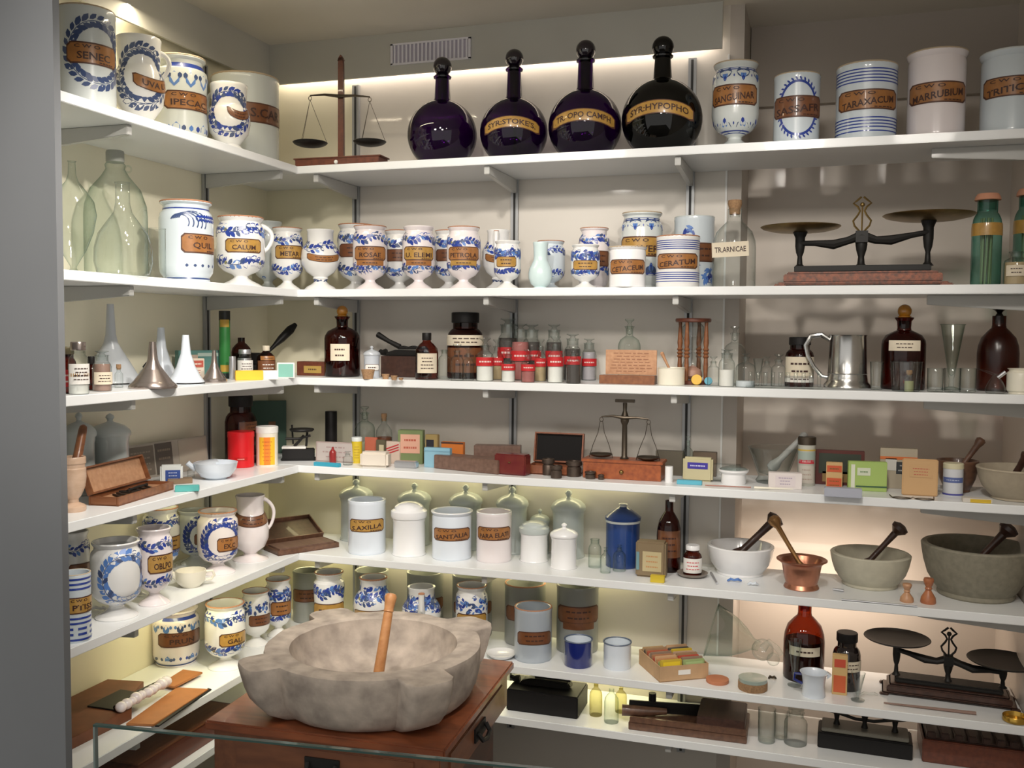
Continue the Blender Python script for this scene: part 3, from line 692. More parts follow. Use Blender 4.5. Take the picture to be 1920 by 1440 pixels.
# ================================================================ second shelf, left wall
def glass_vessel(k, u, w, top, base, d, side, frac, m, label, name='glass_flask', cat='flask', extra=None, group=None, rt=.3):
    P, h, r = place(k, u, w, top, base, d, side, rt=rt)
    t = thing(name, label, cat, P, facing(P), group)
    MB().lathe([(a*r, b*h) for a, b in frac], 36).build('body', m, t)
    if extra: extra(t, r, h)
    return t
glass_vessel(2, 138, 84, 300, None, .26, 'L', [(0, 0), (.22, 0), (.24, .01), (.13, .03), (.13, .05), (.55, .20), (.85, .36), (1, .52), (.9, .64), (.6, .73), (.26, .82), (.17, .88), (.15, .985), (.19, 1), (.12, .99)], CLEARG, 'teardrop glass flask beside the grey partition on the second shelf')
def capex(t, r, h):
    MB().lathe([(0, .91*h), (.27*r, .91*h), (.29*r, .915*h), (.29*r, .985*h), (.27*r, h), (0, h)], 24).build('screw_cap', mat('dull_grey_cap', (.35, .36, .32), .6), t)
    MB().tube([(.30*r+.10*r+.10*r*cos(a*pi/6), 0, .865*h+.025*h*sin(a*pi/6)) for a in range(12)], .03*r, 6, closed=True).build('finger_ring', CLEARG, t)
glass_vessel(2, 219, 112, 280, None, .13, 'L', [(0, 0), (.94, 0), (1, .02), (1, .50), (.97, .58), (.80, .70), (.45, .80), (.30, .86), (.33, .89), (.27, .91), (.25, .97), (.2, .97)], CLEARG, 'large glass demijohn with a grey screw cap on the second left shelf', name='glass_demijohn', cat='demijohn', extra=capex)
glass_vessel(2, 232, 104, 340, None, .27, 'L', [(0, .01), (.78, 0), (.90, .03), (1, .15), (.98, .30), (.85, .45), (.55, .58), (.32, .68), (.25, .78), (.24, .97), (.28, 1), (.2, .99)], CLEAR, 'clear pear-shaped glass flask in front of the demijohn')
glass_vessel(2, 296, 30, 428, None, .25, 'L', [(0, .01), (.93, 0), (1, .03), (1, .97), (1.05, 1), (.97, .99)], CLEAR, 'slim glass beaker left of the second shelf jar lettered QUIL', name='glass_beaker', cat='beaker')
jar('shoulder', 2, 350, 98, 373, d=.22, side='L', deco='swirl+topline+baseline', lab=dict(t='QUIL', t2='C W O', c='r', z=.47, h=.24, w=.85, th=.35), turn=18, glaze=BLUEW, rim=TERRA, label='big jar with a red-brown rim lettered QUIL on the second left shelf')
jar('footed', 2, 452, 88, 403, d=.24, side='L', deco='band', lab=dict(t='CALUM', t2='C W O', c='o', z=.57, h=.20, w=.8), turn=8, glaze=WHITE, rim=TERRA, handle=(.52, .90, .42), handle_side=.6, label='footed white jug lettered CALUM with a broad right handle', cat='jug', name='syrup_jug')
jar('footed', 2, 503, 56, 413, d=.095, side='L', deco='sprig', glaze=GREYW, label='greyish footed jar half hidden behind the jug lettered CALUM')
jar('footed', 2, 539, 58, 425, d=.265, deco='band', lab=dict(t='METAR', t2='C W O', z=.60, h=.22, w=1.0, c='o'), turn=10, glaze=WHITE, rim=TERRA, label='footed leafy jar in the very corner of the second shelf')
# ---- back wall
jar('globe', 2, 601, 72, 427, d=.25, deco='bandtop+dots', lab=dict(t=None, c='r', z=.50, h=.11, w=.95, th=.15, arc=-.05), glaze=WHITE, handle=None, label='white globe ewer with a curved scroll, first in front from the corner', cat='ewer', name='syrup_ewer', spout=None)
jar('footed', 2, 668, 70, 418, d=.11, deco='band', lab=dict(t=None, z=.60, h=.2, w=1.1, c='b'), glaze=WHITE, rim=TERRA, label='jar with a red-brown rim just behind the jar lettered ROSAE')
jar('footed', 2, 694, 64, 421, d=.25, deco='band', lab=dict(t='ROSAE', t2='C W O', z=.56, h=.22, w=1.05, c='r'), lab2=dict(t=None, z=.41, h=.08, w=.85, c='r', edge=False, rows=1), turn=0, glaze=PINKW, rim=TERRA, label='footed leafy jar lettered ROSAE on the second shelf')
jar('footed', 2, 749, 58, 430, d=.11, deco='band', lab=dict(t=None, z=.58, h=.2, w=1.1, c='b'), glaze=WHITE, rim=TERRA, label='jar tucked behind and between the ones lettered ROSAE and ELEMI')
jar('footed', 2, 785, 61, 422, d=.25, deco='band', lab=dict(t='U. ELEMI', t2='C W O', z=.56, h=.22, w=1.05, c='o'), lab2=dict(t=None, z=.41, h=.08, w=.85, c='r', edge=False, rows=1), turn=0, glaze=PINKW, label='footed leafy jar lettered ELEMI on the second shelf')
jar('footed', 2, 842, 56, 430, d=.11, deco='band', lab=dict(t=None, z=.58, h=.2, w=1.1, c='b'), glaze=WHITE, rim=TERRA, label='jar tucked behind the left side of the jar lettered PETROLA')
jar('footed', 2, 869, 63, 423, d=.25, deco='bandshort', lab=dict(t='PETROLA', t2='C W O', z=.56, h=.22, w=1.05, c='r'), lab2=dict(t=None, z=.41, h=.08, w=.85, c='o', edge=False, rows=1), turn=0, glaze=PINKW, rim=TERRA, label='footed jar with pale blue sprays lettered PETROLA')
jar('globe', 2, 934, 62, 428, d=.13, deco='bandtop+dots', lab=dict(t=None, c='r', z=.50, h=.12, w=.95, arc=-.05), glaze=WHITE, spout=-pi/2-.2, label='spouted globe ewer standing behind the little gallipot', cat='ewer', name='syrup_ewer')
jar('footed', 2, 951, 50, 450, d=.27, deco='garland+bandshort', lab=dict(t=None, z=.55, h=.22, w=.8, c='o'), turn=-6, glaze=WHITE, label='small footed jar with a yellow label at the middle upright')
jar('footed', 2, 1032, 54, 450, d=.12, deco='band', glaze=BLUEW, rim=TERRA, label='greyish leafy jar behind the pale aqua gourd vase')
jar('gourd', 2, 1013, 45, 452, d=.25, glaze=AQUA, label='plain pale aqua gourd-shaped vase on the second shelf', cat='vase', name='gourd_vase', lab=None, deco=None)
jar('footed', 2, 1097, 54, 457, d=.25, deco='garland+bandshort', lab=dict(t=None, z=.52, h=.22, w=.95, c='o', rows=2), turn=0, glaze=WHITE, label='small footed jar with a yellow label left of the CETACEUM jar')
jar('waist', 2, 1113, 58, 425, d=.11, deco='band', lab=dict(t=None, z=.5, h=.25, w=.9, c='b', th=.3), glaze=PINKW, rim=TERRA, label='leafy jar with a flared neck behind the small yellow-labelled jar')
jar('shoulder', 2, 1202, 78, 395, d=.10, deco='hearts', lab=dict(t='CAVER', t2='C W O', z=.55, h=.26, w=1.3, c='o'), glaze=GREYW, rim=TANRIM, label='tall jar with hanging heart border behind the CETACEUM jar')
jar('straight', 2, 1300, 74, 403, d=.10, deco='sprig', lab=dict(t=None, z=.50, h=.26, w=1.1, c='b', th=.3), glaze=BLUEW, rim=GREYW, label='tall jar with blue flower sprays behind the CERATUM jar')
jar('cyl', 2, 1176, 70, 461, d=.27, lab=dict(t='CETACEUM', t2='C W O', z=.50, h=.36, w=1.12, c='r', slope=.12), turn=0, glaze=PORC, rim=TANRIM, label='small plain white jar lettered CETACEUM')
jar('straight', 2, 1270, 80, 440, d=.25, deco='stripes', lab=dict(t='CERATUM', t2='C W O', z=.50, h=.30, w=1.12, c='r', slope=.15), turn=-2, glaze=WHITE, rim=TERRA, label='blue-striped white jar lettered CERATUM')
t = bottle('carboy', 2, 1375, 80, 374, d=.20, mat_=CLEAR, stopper='cork', label='large clear bottle with a cork and a cream arnica label')
P = t.location; s = dist(P)/F
q = MB(); q.box((0, 0, 0), (66*s, .0015, 27*s)); flat_text(q, 'TR.ARNICAE', 56*s, 10*s, 0, -.0014, 0, 1)
q = q.build('label', [PAPER, DARKINK], t, bev=.0004); q.location = (-9*s, -41*s, zat(P.x, P.y, 471)-P.z); q.rotation_euler.y = -.05
# counter scales
def counter_scale(k, u, base, W_px, tops, label, wood_m, body_m, pan_m, d=None, rz=0, group=None, pans=None, orn=None, bh=.30):
    """counter balance: plinth, two pans over posts joined by a beam, ornament in the middle"""
    Q = onz(u, base, Z[k]) if d is None else at(k, u, d); Q = Vector((Q.x, Q.y, Z[k])); s = dist(Q)/F; W = W_px*s; D = W*.30
    Q = Q+Vector((0, D/2, 0)) if d is None else Q
    s = dist(Q)/F
    t = thing('counter_scale', label, 'scale', Q, rz, group)
    H = W*bh*.5
    hb = .10*W
    b = MB(); b.box((0, 0, hb*.55), (W*.90, D*.86, hb*.5)); b.box((0, 0, hb*.22), (W*.97, D*.95, hb*.16)); b.box((0, 0, hb*.86), (W*.86, D*.80, hb*.16))
    for sx in (-1, 1):
        for sy in (-1, 1): b.box((sx*W*.47, sy*D*.44, hb*.10), (W*.07, D*.16, hb*.2))
    b.build('plinth', wood_m, t, bev=.003)
    MB().box((0, 0, hb*1.12), (W*.78, D*.6, hb*.42)).build('bed', body_m, t, bev=.004)
    ztop = hb*1.3
    (xl, zl, rl), (xr, zr, rr) = [(a*s, zat(Q.x, Q.y, v)-Q.z, r*s) for a, v, r in pans]
    c0 = (zl+zr)/2
    MB().lofty((0, 0, ztop), (0, 0, c0*.74), [(.035*W, 0), (.022*W, .1), (.018*W, .35), (.030*W, .6), (.035*W, .8), (.03*W, 1)], 16).build('column', body_m, t)
    B = MB(); zb = c0*.72
    for sgn, x, z in ((-1, xl, zl), (1, xr, zr)):
        for yy in (-.018*W, .018*W):
            B.tube([(0, yy, zb+.03*W), (x*.22, yy, zb), (x*.45, yy, zb-.012*W+(z-c0)*.4), (x*.75, yy, zb+(z-c0)*.7+.006*W), (x, yy, zb+(z-c0)+.015*W)], [.028*W, .022*W, .028*W, .016*W, .014*W], 8)
    B.box((0, 0, zb+.02*W), (.07*W, .09*W, .07*W)); B.build('beam', body_m, t, bev=0)
    for x, z, r in ((xl, zl, rl), (xr, zr, rr)):
        MB().lofty((x, 0, ztop), (x, 0, z-.03*W), [(.035*W, 0), (.018*W, .08), (.014*W, .3), (.024*W, .42), (.03*W, .6), (.03*W, .85), (.045*W, 1)], 14).build('post', body_m, t)
        MB().lathe([(0, z-.028*W), (r*.35, z-.028*W), (r*.7, z-.022*W), (r*.93, z-.008*W), (r, z+.004*W), (r*.985, z+.008*W), (r*.9, z-.002*W), (r*.6, z-.014*W), (0, z-.018*W)], 44, o=(x, 0, 0)).build('pan', pan_m, t)
    if orn:
        zo = zat(Q.x, Q.y, orn)-Q.z; o = MB(); z0 = zb+.05*W; hh = zo-z0; e = .0032
        for sg in (-1, 1):
            o.tube([(sg*hh*a, 0, z0+hh*bb) for a, bb in ((.04, 0), (.20, .18), (.24, .32), (.12, .48), (.06, .60), (.12, .72), (.24, .82), (.14, .90), (.03, 1))], e, 6)
        o.tube([(0, 0, z0), (0, 0, z0+hh*.75)], e*.8, 6); o.ball((0, 0, z0+hh*.78), e*2.2, 10)
        o.build('pointer_bracket', BRASS if pan_m is BRASS else IRON, t)
    return t
counter_scale(2, 1613, None, 306, None, 'large counter scale with brass pans and red-brown wooden plinth, second shelf', wood('worn_red_wood', (.30, .085, .035), (.07, .03, .02), scale=9), IRON, BRASS, d=.17, pans=[(-110, 424, 74), (115, 408, 80)], orn=369)
def greenjar(u, w, top, label, dd=.24):
    t = bottle('widebottle', 2, u, w, top, d=dd, mat_=AQUAG, label=label, name='green_glass_jar', cat='jar', lab=dict(t=None, z=.62, h=.14, w=1.5, c='o', edge=False, rows=0), group='teal glass jars with cloth caps')
    P, h, r = place(2, u, w, top, None, dd, rt=.3)
    MB().lathe([(0, h*.955), (r*.80, h*.945), (r*.88, h*.95), (r*.84, h*.985), (r*.7, h*1.02), (0, h*1.025)], 22).build('cloth_cap', mat('terracotta_cloth', (.55, .26, .16), .8), t)
    p = MB()
    for i in range(7):
        a = i*.9; p.tube([(r*.3*cos(a), r*.3*sin(a), .02*h), (r*.35*cos(a+.4), r*.35*sin(a+.4), .75*h)], .0035, 5)
    p.build('pale_rods', PTAN, t)
greenjar(1847, 52, 366, 'teal glass jar with a terracotta cloth cap and an ochre band')
greenjar(1924, 50, 357, 'teal glass jar cut off by the right edge, second shelf', .16)
bottle('vial', 2, 1904, 42, 466, d=.285, mat_=CLEAR, fill=PTAN, fh=.62, label='small vial of cream pellets at the right end of the second shelf', name='glass_vial', lab=dict(t=None, z=.38, h=.3, w=.9, c='p', edge=False, rows=2))

# ================================================================ third shelf, left wall
bottle('widebottle', 3, 128, 30, 650, base=738, side='L', mat_=AMBERD, cap=mat('olive_cap', (.12, .10, .05), .5), lab=dict(t=None, z=.35, h=.4, w=1.3, c='red', edge=False, rows=2, ink=PALEINK), label='brown bottle with a red label half hidden by the grey partition')
bottle('widebottle', 3, 148, 36, 641, base=740, side='L', mat_=CLEAR, cap=STEELB, fill=PWHITE, fh=.62, lab=dict(t=None, z=.42, h=.42, w=1.3, c='w', edge=False, rows=4), strip=dict(t=None, z=.40, h=.07, w=1.35, c='o', edge=False, rows=1), label='clear bottle with a metal cap and a white label, left end of third shelf')
def funnel(u, tip, w, base, m, label, us=None, d=None, tipw=12, rim=None, name='funnel', hook=False):
    P, h, r = place(3, u, w, tip, base, d, 'L', rt=0)
    t = thing(name, label, 'funnel', P, facing(P), 'funnels standing upside down'); q = tipw/2*dist(P)/F
    sx = 0
    prof = [(r, 0), (r*1.02, .004), (r*.99, .010), (r*.80, h*.16), (r*.55, h*.32), (q*2.2, h*.50), (q*1.55, h*.62), (q*1.25, h*.82), (q, h), (q*.8, h), (q, h*.6), (r*.93, .01)]
    b = MB().lathe(prof, 36); 
    b.build('cone', m, t)
    if rim: MB().tube([(r*cos(i*pi/20), r*sin(i*pi/20), .004) for i in range(40)], .0022, 6, closed=True).build('rolled_rim', rim, t)
    if hook: MB().tube([(-r*.55, 0, h*.30), (-r*.8, 0, h*.34), (-r*.95, 0, h*.27), (-r*.85, 0, h*.2)], .0035, 6).build('hanging_loop', rim or m, t)
    return t
funnel(209, 570, 108, 723, ENAMG, 'big grey-white enamel funnel standing upside down, largest on the shelf', d=.115, rim=BLACK)
funnel(303, 614, 66, 716, ENAM, 'mid-sized enamel funnel behind the shiny metal one', d=.10, rim=BLACK, hook=True)
funnel(287, 641, 86, 730, STEELB, 'shiny tinned metal funnel standing upside down in front', d=.28, tipw=12)
funnel(349, 628, 66, 722, ENAM, 'slim blue-white enamel funnel between the two metal ones', d=.23, rim=BLACK)
funnel(402, 657, 46, 718, STEELB, 'smallest tinned metal funnel on the third left shelf', d=.27, tipw=7)
bottle('vial', 3, 172, 18, 668, base=731, side='L', mat_=AMBERD, cap=BLACK, label='narrow dark phial between the metal-capped bottle and the big funnel', name='glass_vial')
bottle('widebottle', 3, 192, 34, 658, base=734, side='L', mat_=CLEAR, stopper='lens', fill=cm((.32, .20, .16)), fh=.75, lab=dict(t=None, z=.36, h=.34, w=1.2, c='p', edge=False, rows=3), label='squat bottle with a glass stopper in front of the big funnel')
bottle('vial', 3, 223, 15, 683, base=727, side='L', mat_=CLEAR, stopper='cork', label='tiny corked vial leaning against the big enamel funnel', name='glass_vial')
pack(3, 338, 412, 657, 706, .03, (.10, .24, .22), 'flat teal and cream printed box behind the small enamel funnel', side='L', yaw=60, face=[('printed_panel', -.25, .5, .4, .7, (.55, .42, .34), (None, (.3, .08, .06), 4)), ('pale_band', .2, .85, .5, .12, (.45, .55, .5), None)], d=.09)
pack(3, 351, 383, 672, 712, .02, (.72, .62, .50), 'small cream and red packet in front of the teal box', side='L', yaw=60, face=[('red_panel', 0, .75, .86, .3, (.50, .10, .07), (None, (.8, .7, .6), 1)), ('text_panel', 0, .35, .8, .4, (.75, .66, .55), (None, (.4, .1, .08), 3))], d=.15)
def tubecan(k, u, w, top, base, d, side, col, label, name='cylinder_tin', bands=(), cap=None, rough=.4, cat='tin', metal=0):
    P, h, r = place(k, u, w, top, base, d, side)
    t = thing(name, label, cat, P, facing(P))
    m = cm(col, rough) if not isinstance(col, bpy.types.Material) else col
    prof = [(0, 0), (r*.96, 0), (r, .002), (r, h-.002), (r*.96, h), (0, h)]
    if cap: prof = [(0, 0), (r*.96, 0), (r, .002), (r, h*.84), (0, h*.84)]
    MB().lathe(prof, 28).build('body', m, t)
    if cap: MB().lathe([(0, .84*h), (r*1.03, .84*h), (r*1.03, h-.002), (r*.97, h), (0, h)], 28).build('lid', cap, t)
    for (nm, z0, z1, c2, mk, wdt) in bands:
        b = MB(); n = 20; a0 = -pi/2-wdt; 
        for i in range(n+1):
            a = a0+2*wdt*i/n
            for z in (z0, z1): b.v.append(((r+.0006)*cos(a), (r+.0006)*sin(a), z*h))
        for i in range(n): b.face((2*i, 2*i+2, 2*i+3, 2*i+1))
        mats = [cm(c2, rough)]
        if mk:
            mats.append(cm(mk)); scribble(b, r*wdt*1.4, (z1-z0)*h*.8, max(1, int((z1-z0)*9)), lambda x, z: ((r+.0012)*cos(-pi/2+x/r), (r+.0012)*sin(-pi/2+x/r), (z0+z1)/2*h+z), 1, int(u))
        b.build(nm, mats, t)
    return t
tubecan(3, 422, 20, 583, 710, .12, 'L', (.03, .20, .045), 'tall green cardboard tube with a black end on the third left shelf', bands=[('black_end', .86, 1, (.01, .012, .01), None, pi), ('gold_seal', .76, .87, (.50, .32, .05), None, .9), ('gold_seal', .10, .20, (.50, .32, .05), None, .9), ('dark_foot', 0, .08, (.01, .02, .02), None, pi)], name='cardboard_tube', cat='tube')
bottle('rx', 3, 453, 36, 633, d=.10, side='L', mat_=AMBERD, label='amber bottle without a stopper behind the grey-labelled bottle')
tubecan(3, 436, 12, 668, None, .20, 'L', SILVER, 'narrow silver metal tube beside the green cardboard tube', name='metal_tube', cat='tube')
bottle('widebottle', 3, 459, 29, 655, d=.19, side='L', mat_=CLEAR, fill=SILVER, fh=.75, cap=SILVER, lab=dict(t=None, z=.40, h=.55, w=1.3, c='w', edge=False, rows=4), label='small bottle with a silvery grey label above the orange packet')
bottle('rx', 3, 499, 34, 648, d=.22, side='L', mat_=AMBERD, cap=PAPER, lab=dict(t=None, z=.32, h=.5, w=1.3, c='b', edge=False, rows=3, ink=PAPERW), strip=dict(t=None, z=.66, h=.14, w=.9, c='r', edge=False, rows=1), label='dark bottle with a salmon shoulder label and cream cap, third shelf')
pack(3, 443, 493, 695, 713, .03, (.85, .50, .03), 'bright orange-yellow packet lying at the front of the third left shelf', side='L', yaw=40)
pack(3, 493, 521, 695, 712, .03, (.85, .83, .78), 'white packet lying next to the orange-yellow one', side='L', yaw=40)
pack(3, 520, 552, 680, 709, .012, (.80, .80, .76), 'square mint green card with a white border near the shelf corner', side='L', yaw=25, name='card_box', face=[('mint_panel', 0, .5, .84, .84, (.22, .50, .42), None)])
# spatula pan with a raised black handle
P = at(3, 470, .07, 'L'); t = thing('iron_ladle', 'black iron ladle with its handle raised towards the corner, third shelf', 'ladle', P, 0)
a = at(3, 545, .14, 'L'); e = Vector((a.x, a.y, zat(a.x, a.y, 618)))-P; g = at(3, 505, .10, 'L'); g = Vector((g.x, g.y, zat(g.x, g.y, 658)))-P
MB().lathe([(0, .035), (.03, .036), (.05, .05), (.06, .075), (.062, .077), (.057, .075), (.04, .045), (0, .04)], 26).lathe([(.03, 0), (.032, .036), (0, .036)], 20).build('bowl', IRON, t)
e2 = g+(e-g)*1.25
MB().tube([Vector((.05, 0, .07)), g, g+(e-g)*.25, g+(e-g)*.55, e, e2], [.006, .006, .008, .014, .016, .008], 12).build('handle', BLACK, t)

# ---- third shelf, back wall
pack(3, 557, 610, 678, 706, .05, (.20, .045, .03), 'dark red-brown flat case with a gold label, first from the corner', name='wooden_case', cat='case', d=.20, mat_=WMAHO, face=[('gold_label', .05, .45, .6, .5, (.38, .25, .06), (None, (.1, .05, .02), 1))])
bottle('amber', 3, 642, 66, 573, d=.19, mat_=AMBERD, stopper='ball', lab=dict(t=None, z=.40, h=.27, w=.55, c='p', edge=False, th=-.2, rows=2), label='big amber bottle with orange ball stopper and square label, left of centre')
jar('straight', 3, 697, 32, 648, d=.24, lid=mat('clear_grey_glass', (.45, .48, .52), .15, coat=.6), glaze=mat('grey_blue_porcelain', (.50, .54, .60), .25, coat=.5), lab=dict(t=None, z=.33, h=.2, w=.9, c='w', edge=True, rows=1), label='tiny grey lidded jar beside the amber bottle, third shelf')
def cork_thing(k, u, w, top, base, label, taper=.7):
    P, h, r = place(k, u, w, top, base)
    o = MB().lathe([(0, 0), (r*taper, 0), (r*taper, .001), (r, h-.001), (r*.95, h), (0, h)], 16).build('cork', CORK, loc=P); return tag(o, label, 'cork')
cork_thing(3, 690, 26, 692, 711, 'large tapered cork in front of the tiny grey jar')
cork_thing(3, 723, 15, 701, 711, 'short brown cork left of the paler one by the cork press')
cork_thing(3, 739, 13, 704, 713, 'pale small cork in the row before the cork press')
cork_thing(3, 752, 9, 708, 713, 'smallest cork, rightmost before the cork press')
# cork press on a dark box
t = pack(3, 714, 790, 668, 708, .09, None, 'dark wooden box supporting the iron cork press', mat_=WDARK, name='wooden_box', d=.15)
wd, dp, hh = DIM[t.name]; P = t.location.copy(); P.z += hh
def press(loc, rz, L, label, lever):
    t = thing('cork_press', label, 'press', loc, rz)
    b = MB(); b.prism([(-.50*L, .0), (-.42*L, .09*L), (-.25*L, .14*L), (.5*L, .13*L), (.55*L, .05*L), (.5*L, 0), (-.2*L, .0), (-.35*L, -.0), (-.46*L, -.0)], -.018, .018)
    b.tube([(-.50*L, 0, .012), (-.62*L, 0, .010), (-.70*L, 0, .016)], [.014, .010, .008], 8); b.build('lower_jaw', IRON, t, bev=.003)
    b = MB(); b.prism([(-.2*L, .15*L), (-.1*L, .24*L), (.05*L, .21*L), (.18*L, .24*L), (.32*L, .21*L), (.45*L, .23*L), (.55*L, .15*L)], -.014, .014)
    b.tube([(-.15*L, 0, .20*L), (-.45*L, 0, .20*L+lever*.45), (-.75*L, 0, .20*L+lever)], [.010, .008, .011], 8); b.build('upper_jaw', IRON, t, bev=.003)
    return t
press(P+Vector((0, dp/2, .0005)), 0, .15, 'black iron cork press with open toothed jaws on the third shelf', .045)
bottle('rx', 3, 800, 43, 624, d=.25, mat_=AMBER, cap=BLACK, lab=dict(t=None, z=.38, h=.45, w=.95, c='p', edge=False, rows=4), label='amber bottle with black cap and tall cream label')
bottle('vial', 3, 833, 22, 651, d=.22, mat_=CLEARG, label='greenish clear vial left of the large dark jar', name='glass_vial')
bottle('widebottle', 3, 872, 68, 586, d=.11, mat_=AMBERD, cap=BLACK, lab=dict(t=None, z=.62, h=.17, w=1.5, c='p', edge=False, rows=2), strip=dict(t=None, z=.30, h=.4, w=1.3, c='b', edge=False, rows=2), label='large dark jar with a beige band, tallest behind the red labels', name='dark_glass_jar', cat='jar')
RB = [ # u,w,top,base/d,fill,label?
 (952, 40, 597, .06, PDARK, 'tallest stoppered jar at the back of the red-label group'),
 (975, 36, 607, .145, PPINK, 'second tall stoppered jar of the red-label group, dusty neck'),
 (996, 36, 608, .065, PDARK, 'back row jar with red label, right of the tallest'),
 (1038, 32, 608, .08, PDARK, 'back row jar rising behind the right-hand white powder bottle'),
 (1073, 32, 626, .10, PDARK, 'back row jar with a cream shoulder above a red label'),
 (1104, 28, 635, .055, cm((.45, .42, .45)), 'rightmost jar of the red-label group with grey contents')]
for (u, w, top, d, fl, lb) in RB:
    bottle('widebottle', 3, u, w, top, d=d, mat_=CLEAR, stopper='lens', fill=fl, fh=.75, lab=dict(t=None, z=.48, h=.2, w=1.3, c='red', edge=False, rows=1, ink=PALEINK), label=lb, group='red-labelled reagent bottles')
for (u, w, top, base, fl, lb, d) in [(909, 33, 633, 713, PWHITE, 'white powder bottle with red label, leftmost of the front row', .26), (932, 24, 636, None, PTAN, 'beige-filled bottle with red label behind two white powder ones', .16), (953, 26, 654, 715, PWHITE, 'short white powder bottle with red label', .28),
      (990, 26, 655, 715, PPINK, 'short pink powder bottle with red label', .28), (1013, 22, 636, None, PTAN, 'yellow powder bottle with red label right of the pink one', .20), (1041, 30, 630, 716, PWHITE, 'wide white powder bottle with red label, right of centre', .26)]:
    bottle('vial', 3, u, w, top, d=d, mat_=CLEAR, stopper='lens', fill=fl, fh=.60, lab=dict(t=None, z=.50, h=.22, w=1.35, c='red', edge=False, rows=1, ink=PALEINK), label=lb, group='red-labelled reagent bottles')
bottle('vial', 3, 857, 24, 645, d=.28, mat_=CLEAR, stopper='lens', label='clear stoppered vial in front of the large dark jar', name='glass_vial')
bottle('vial', 3, 878, 21, 652, d=.26, mat_=CLEAR, stopper='lens', label='clear vial between the dark jar and the first red label', name='glass_vial')
bottle('vial', 3, 1075, 28, 650, d=.285, mat_=CLEAR, stopper='lens', fill=PDARK, fh=.55, label='clear vial with dark contents at the right front of the red labels', name='glass_vial')
bottle('amber', 3, 1179, 42, 598, d=.10, mat_=CLEARG, stopper='flat', label='pale clear bottle standing behind the open wooden slide box')
# slide box: base with a tall back panel
t = pack(3, 1123, 1226, 704, 721, .05, None, 'wooden slide box with a tall writing-covered back panel, third shelf', mat_=WMED, name='wooden_slide_box', d=.26)
wd, dp, hh = DIM[t.name]; s = dist(t.location)/F
b = MB(); b.box((0, 0, 24*s), (98*s, .006, 47*s)); scribble(b, 88*s, 40*s, 7, lambda x, z: (x, -.0036, 24*s+z), 1, 9)
b = b.build('back_panel', [WLIGHT, cm((.30, .13, .07))], t, bev=.0006); b.location = (3*s, .047, hh)
def mortar(kind, k, u, w, top, base, m, label, pestle=None, pm=WDARK, d=None, side='B', plabel='', name='mortar', pr=(.010, .013), ballend=False, inner=None, group=None):
    P, h, r = place(k, u, w, top, base, d, side)
    t = thing(name, label, 'mortar', P, facing(P), group); prof = scale_prof(kind, r, h); MB().lathe(prof, 48).build('bowl', m, t)
    if pestle:
        (pu, pv, L) = pestle      # end of the handle in the frame; L = offset towards the wall
        Q = ony(pu, pv, P.y+L) if side == 'B' else onx(pu, pv, P.x-L)
        d0 = Vector((Q.x-P.x, Q.y-P.y, 0)); 
        A = Vector((P.x, P.y, P.z+h*.19+pr[1]*1.25))+(-d0.normalized()*r*.25 if d0.length > 1e-3 else Vector((0, 0, 0)))
        B = Q-A; Ln = B.length; o = MB(); e = pr[1]
        o.lofty((0, 0, 0), B, [(e*.3, -.045*0), (e*1.25, .03), (e*1.35, .09), (e*1.1, .16), (pr[0]*.85, .26), (pr[0]*.85, .6), (pr[0]*1.05, .82), (e*(1.5 if ballend else 1.1), .90), (e*(1.55 if ballend else 1.15), .96), (e*.6, 1)], 18)
        o = o.build('pestle', pm, loc=A); tag(o, plabel, 'pestle')
    return t
def ony(u, v, yy): d = ray(u, v); return CAM+d*((yy-CAM.y)/d.y)
def onx(u, v, xx): d = ray(u, v); return CAM+d*((xx-CAM.x)/d.x)
mortar('cup', 3, 1258, 52, 688, 723, CREAM, 'small cream mortar left of the hourglass on the third shelf', (1240, 660, -.01), WLIGHT, plabel='thin orange-brown wooden stick in the small cream mortar', pr=(.0045, .005), d=.275)
# hourglass
P = at(3, 1298, .15); s = dist(P)/F; h = zat(P.x, P.y, 597)-P.z; R = 33*s
t = thing('hourglass', 'wooden hourglass with turned posts and a dark top disc', 'hourglass', P, facing(P))
for nm, z0 in (('base_disc', 0), ('top_disc', h-.012)): MB().lathe([(0, z0), (R*.96, z0), (R, z0+.003), (R, z0+.009), (R*.96, z0+.012), (0, z0+.012)], 32).build(nm, WMAHO, t)
for i in range(4):
    a = pi*.25+pi/2*i+.35; x, y = R*.80*cos(a), R*.80*sin(a)
    MB().lofty((x, y, .012), (x, y, h-.012), [(.006, 0), (.006, .06), (.0075, .25), (.006, .38), (.010, .41), (.006, .44), (.010, .47), (.006, .50), (.010, .53), (.0065, .56), (.0085, .64), (.005, .94), (.006, 1)], 12).build('post', WMED, t)
zc = h/2; prof = [(0, .013), (R*.4, .014), (R*.60, zc*.25), (R*.62, zc*.5), (R*.45, zc*.8), (.004, zc*.98), (.004, zc*1.02), (R*.45, zc*1.2), (R*.62, zc*1.5), (R*.60, zc*1.75), (R*.4, h-.014), (0, h-.013)]
MB().lathe(prof, 28).build('glass_bulbs', CLEAR, t)
MB().lathe([(0, .015), (R*.4, .016), (R*.55, zc*.25), (R*.5, zc*.42), (0, zc*.6)], 24).build('sand', cm((.50, .27, .20)), t)
def disc(k, u, w, base, col, label, thick=.006, rx=70, name='cap_disc'):
    P = onz(u, base, Z[k]); P.z = Z[k]; r = w/2*dist(P)/F
    o = MB().lathe([(0, -thick/2), (r*.96, -thick/2), (r, -thick/2+.001), (r, thick/2-.001), (r*.96, thick/2), (0, thick/2)], 24).build(name, cm(col)); o.location = (P.x, P.y, Z[k]+r*sin(radians(rx))+thick/2*cos(radians(rx))); o.rotation_euler = (radians(rx), 0, 0); return tag(o, label, 'lid')
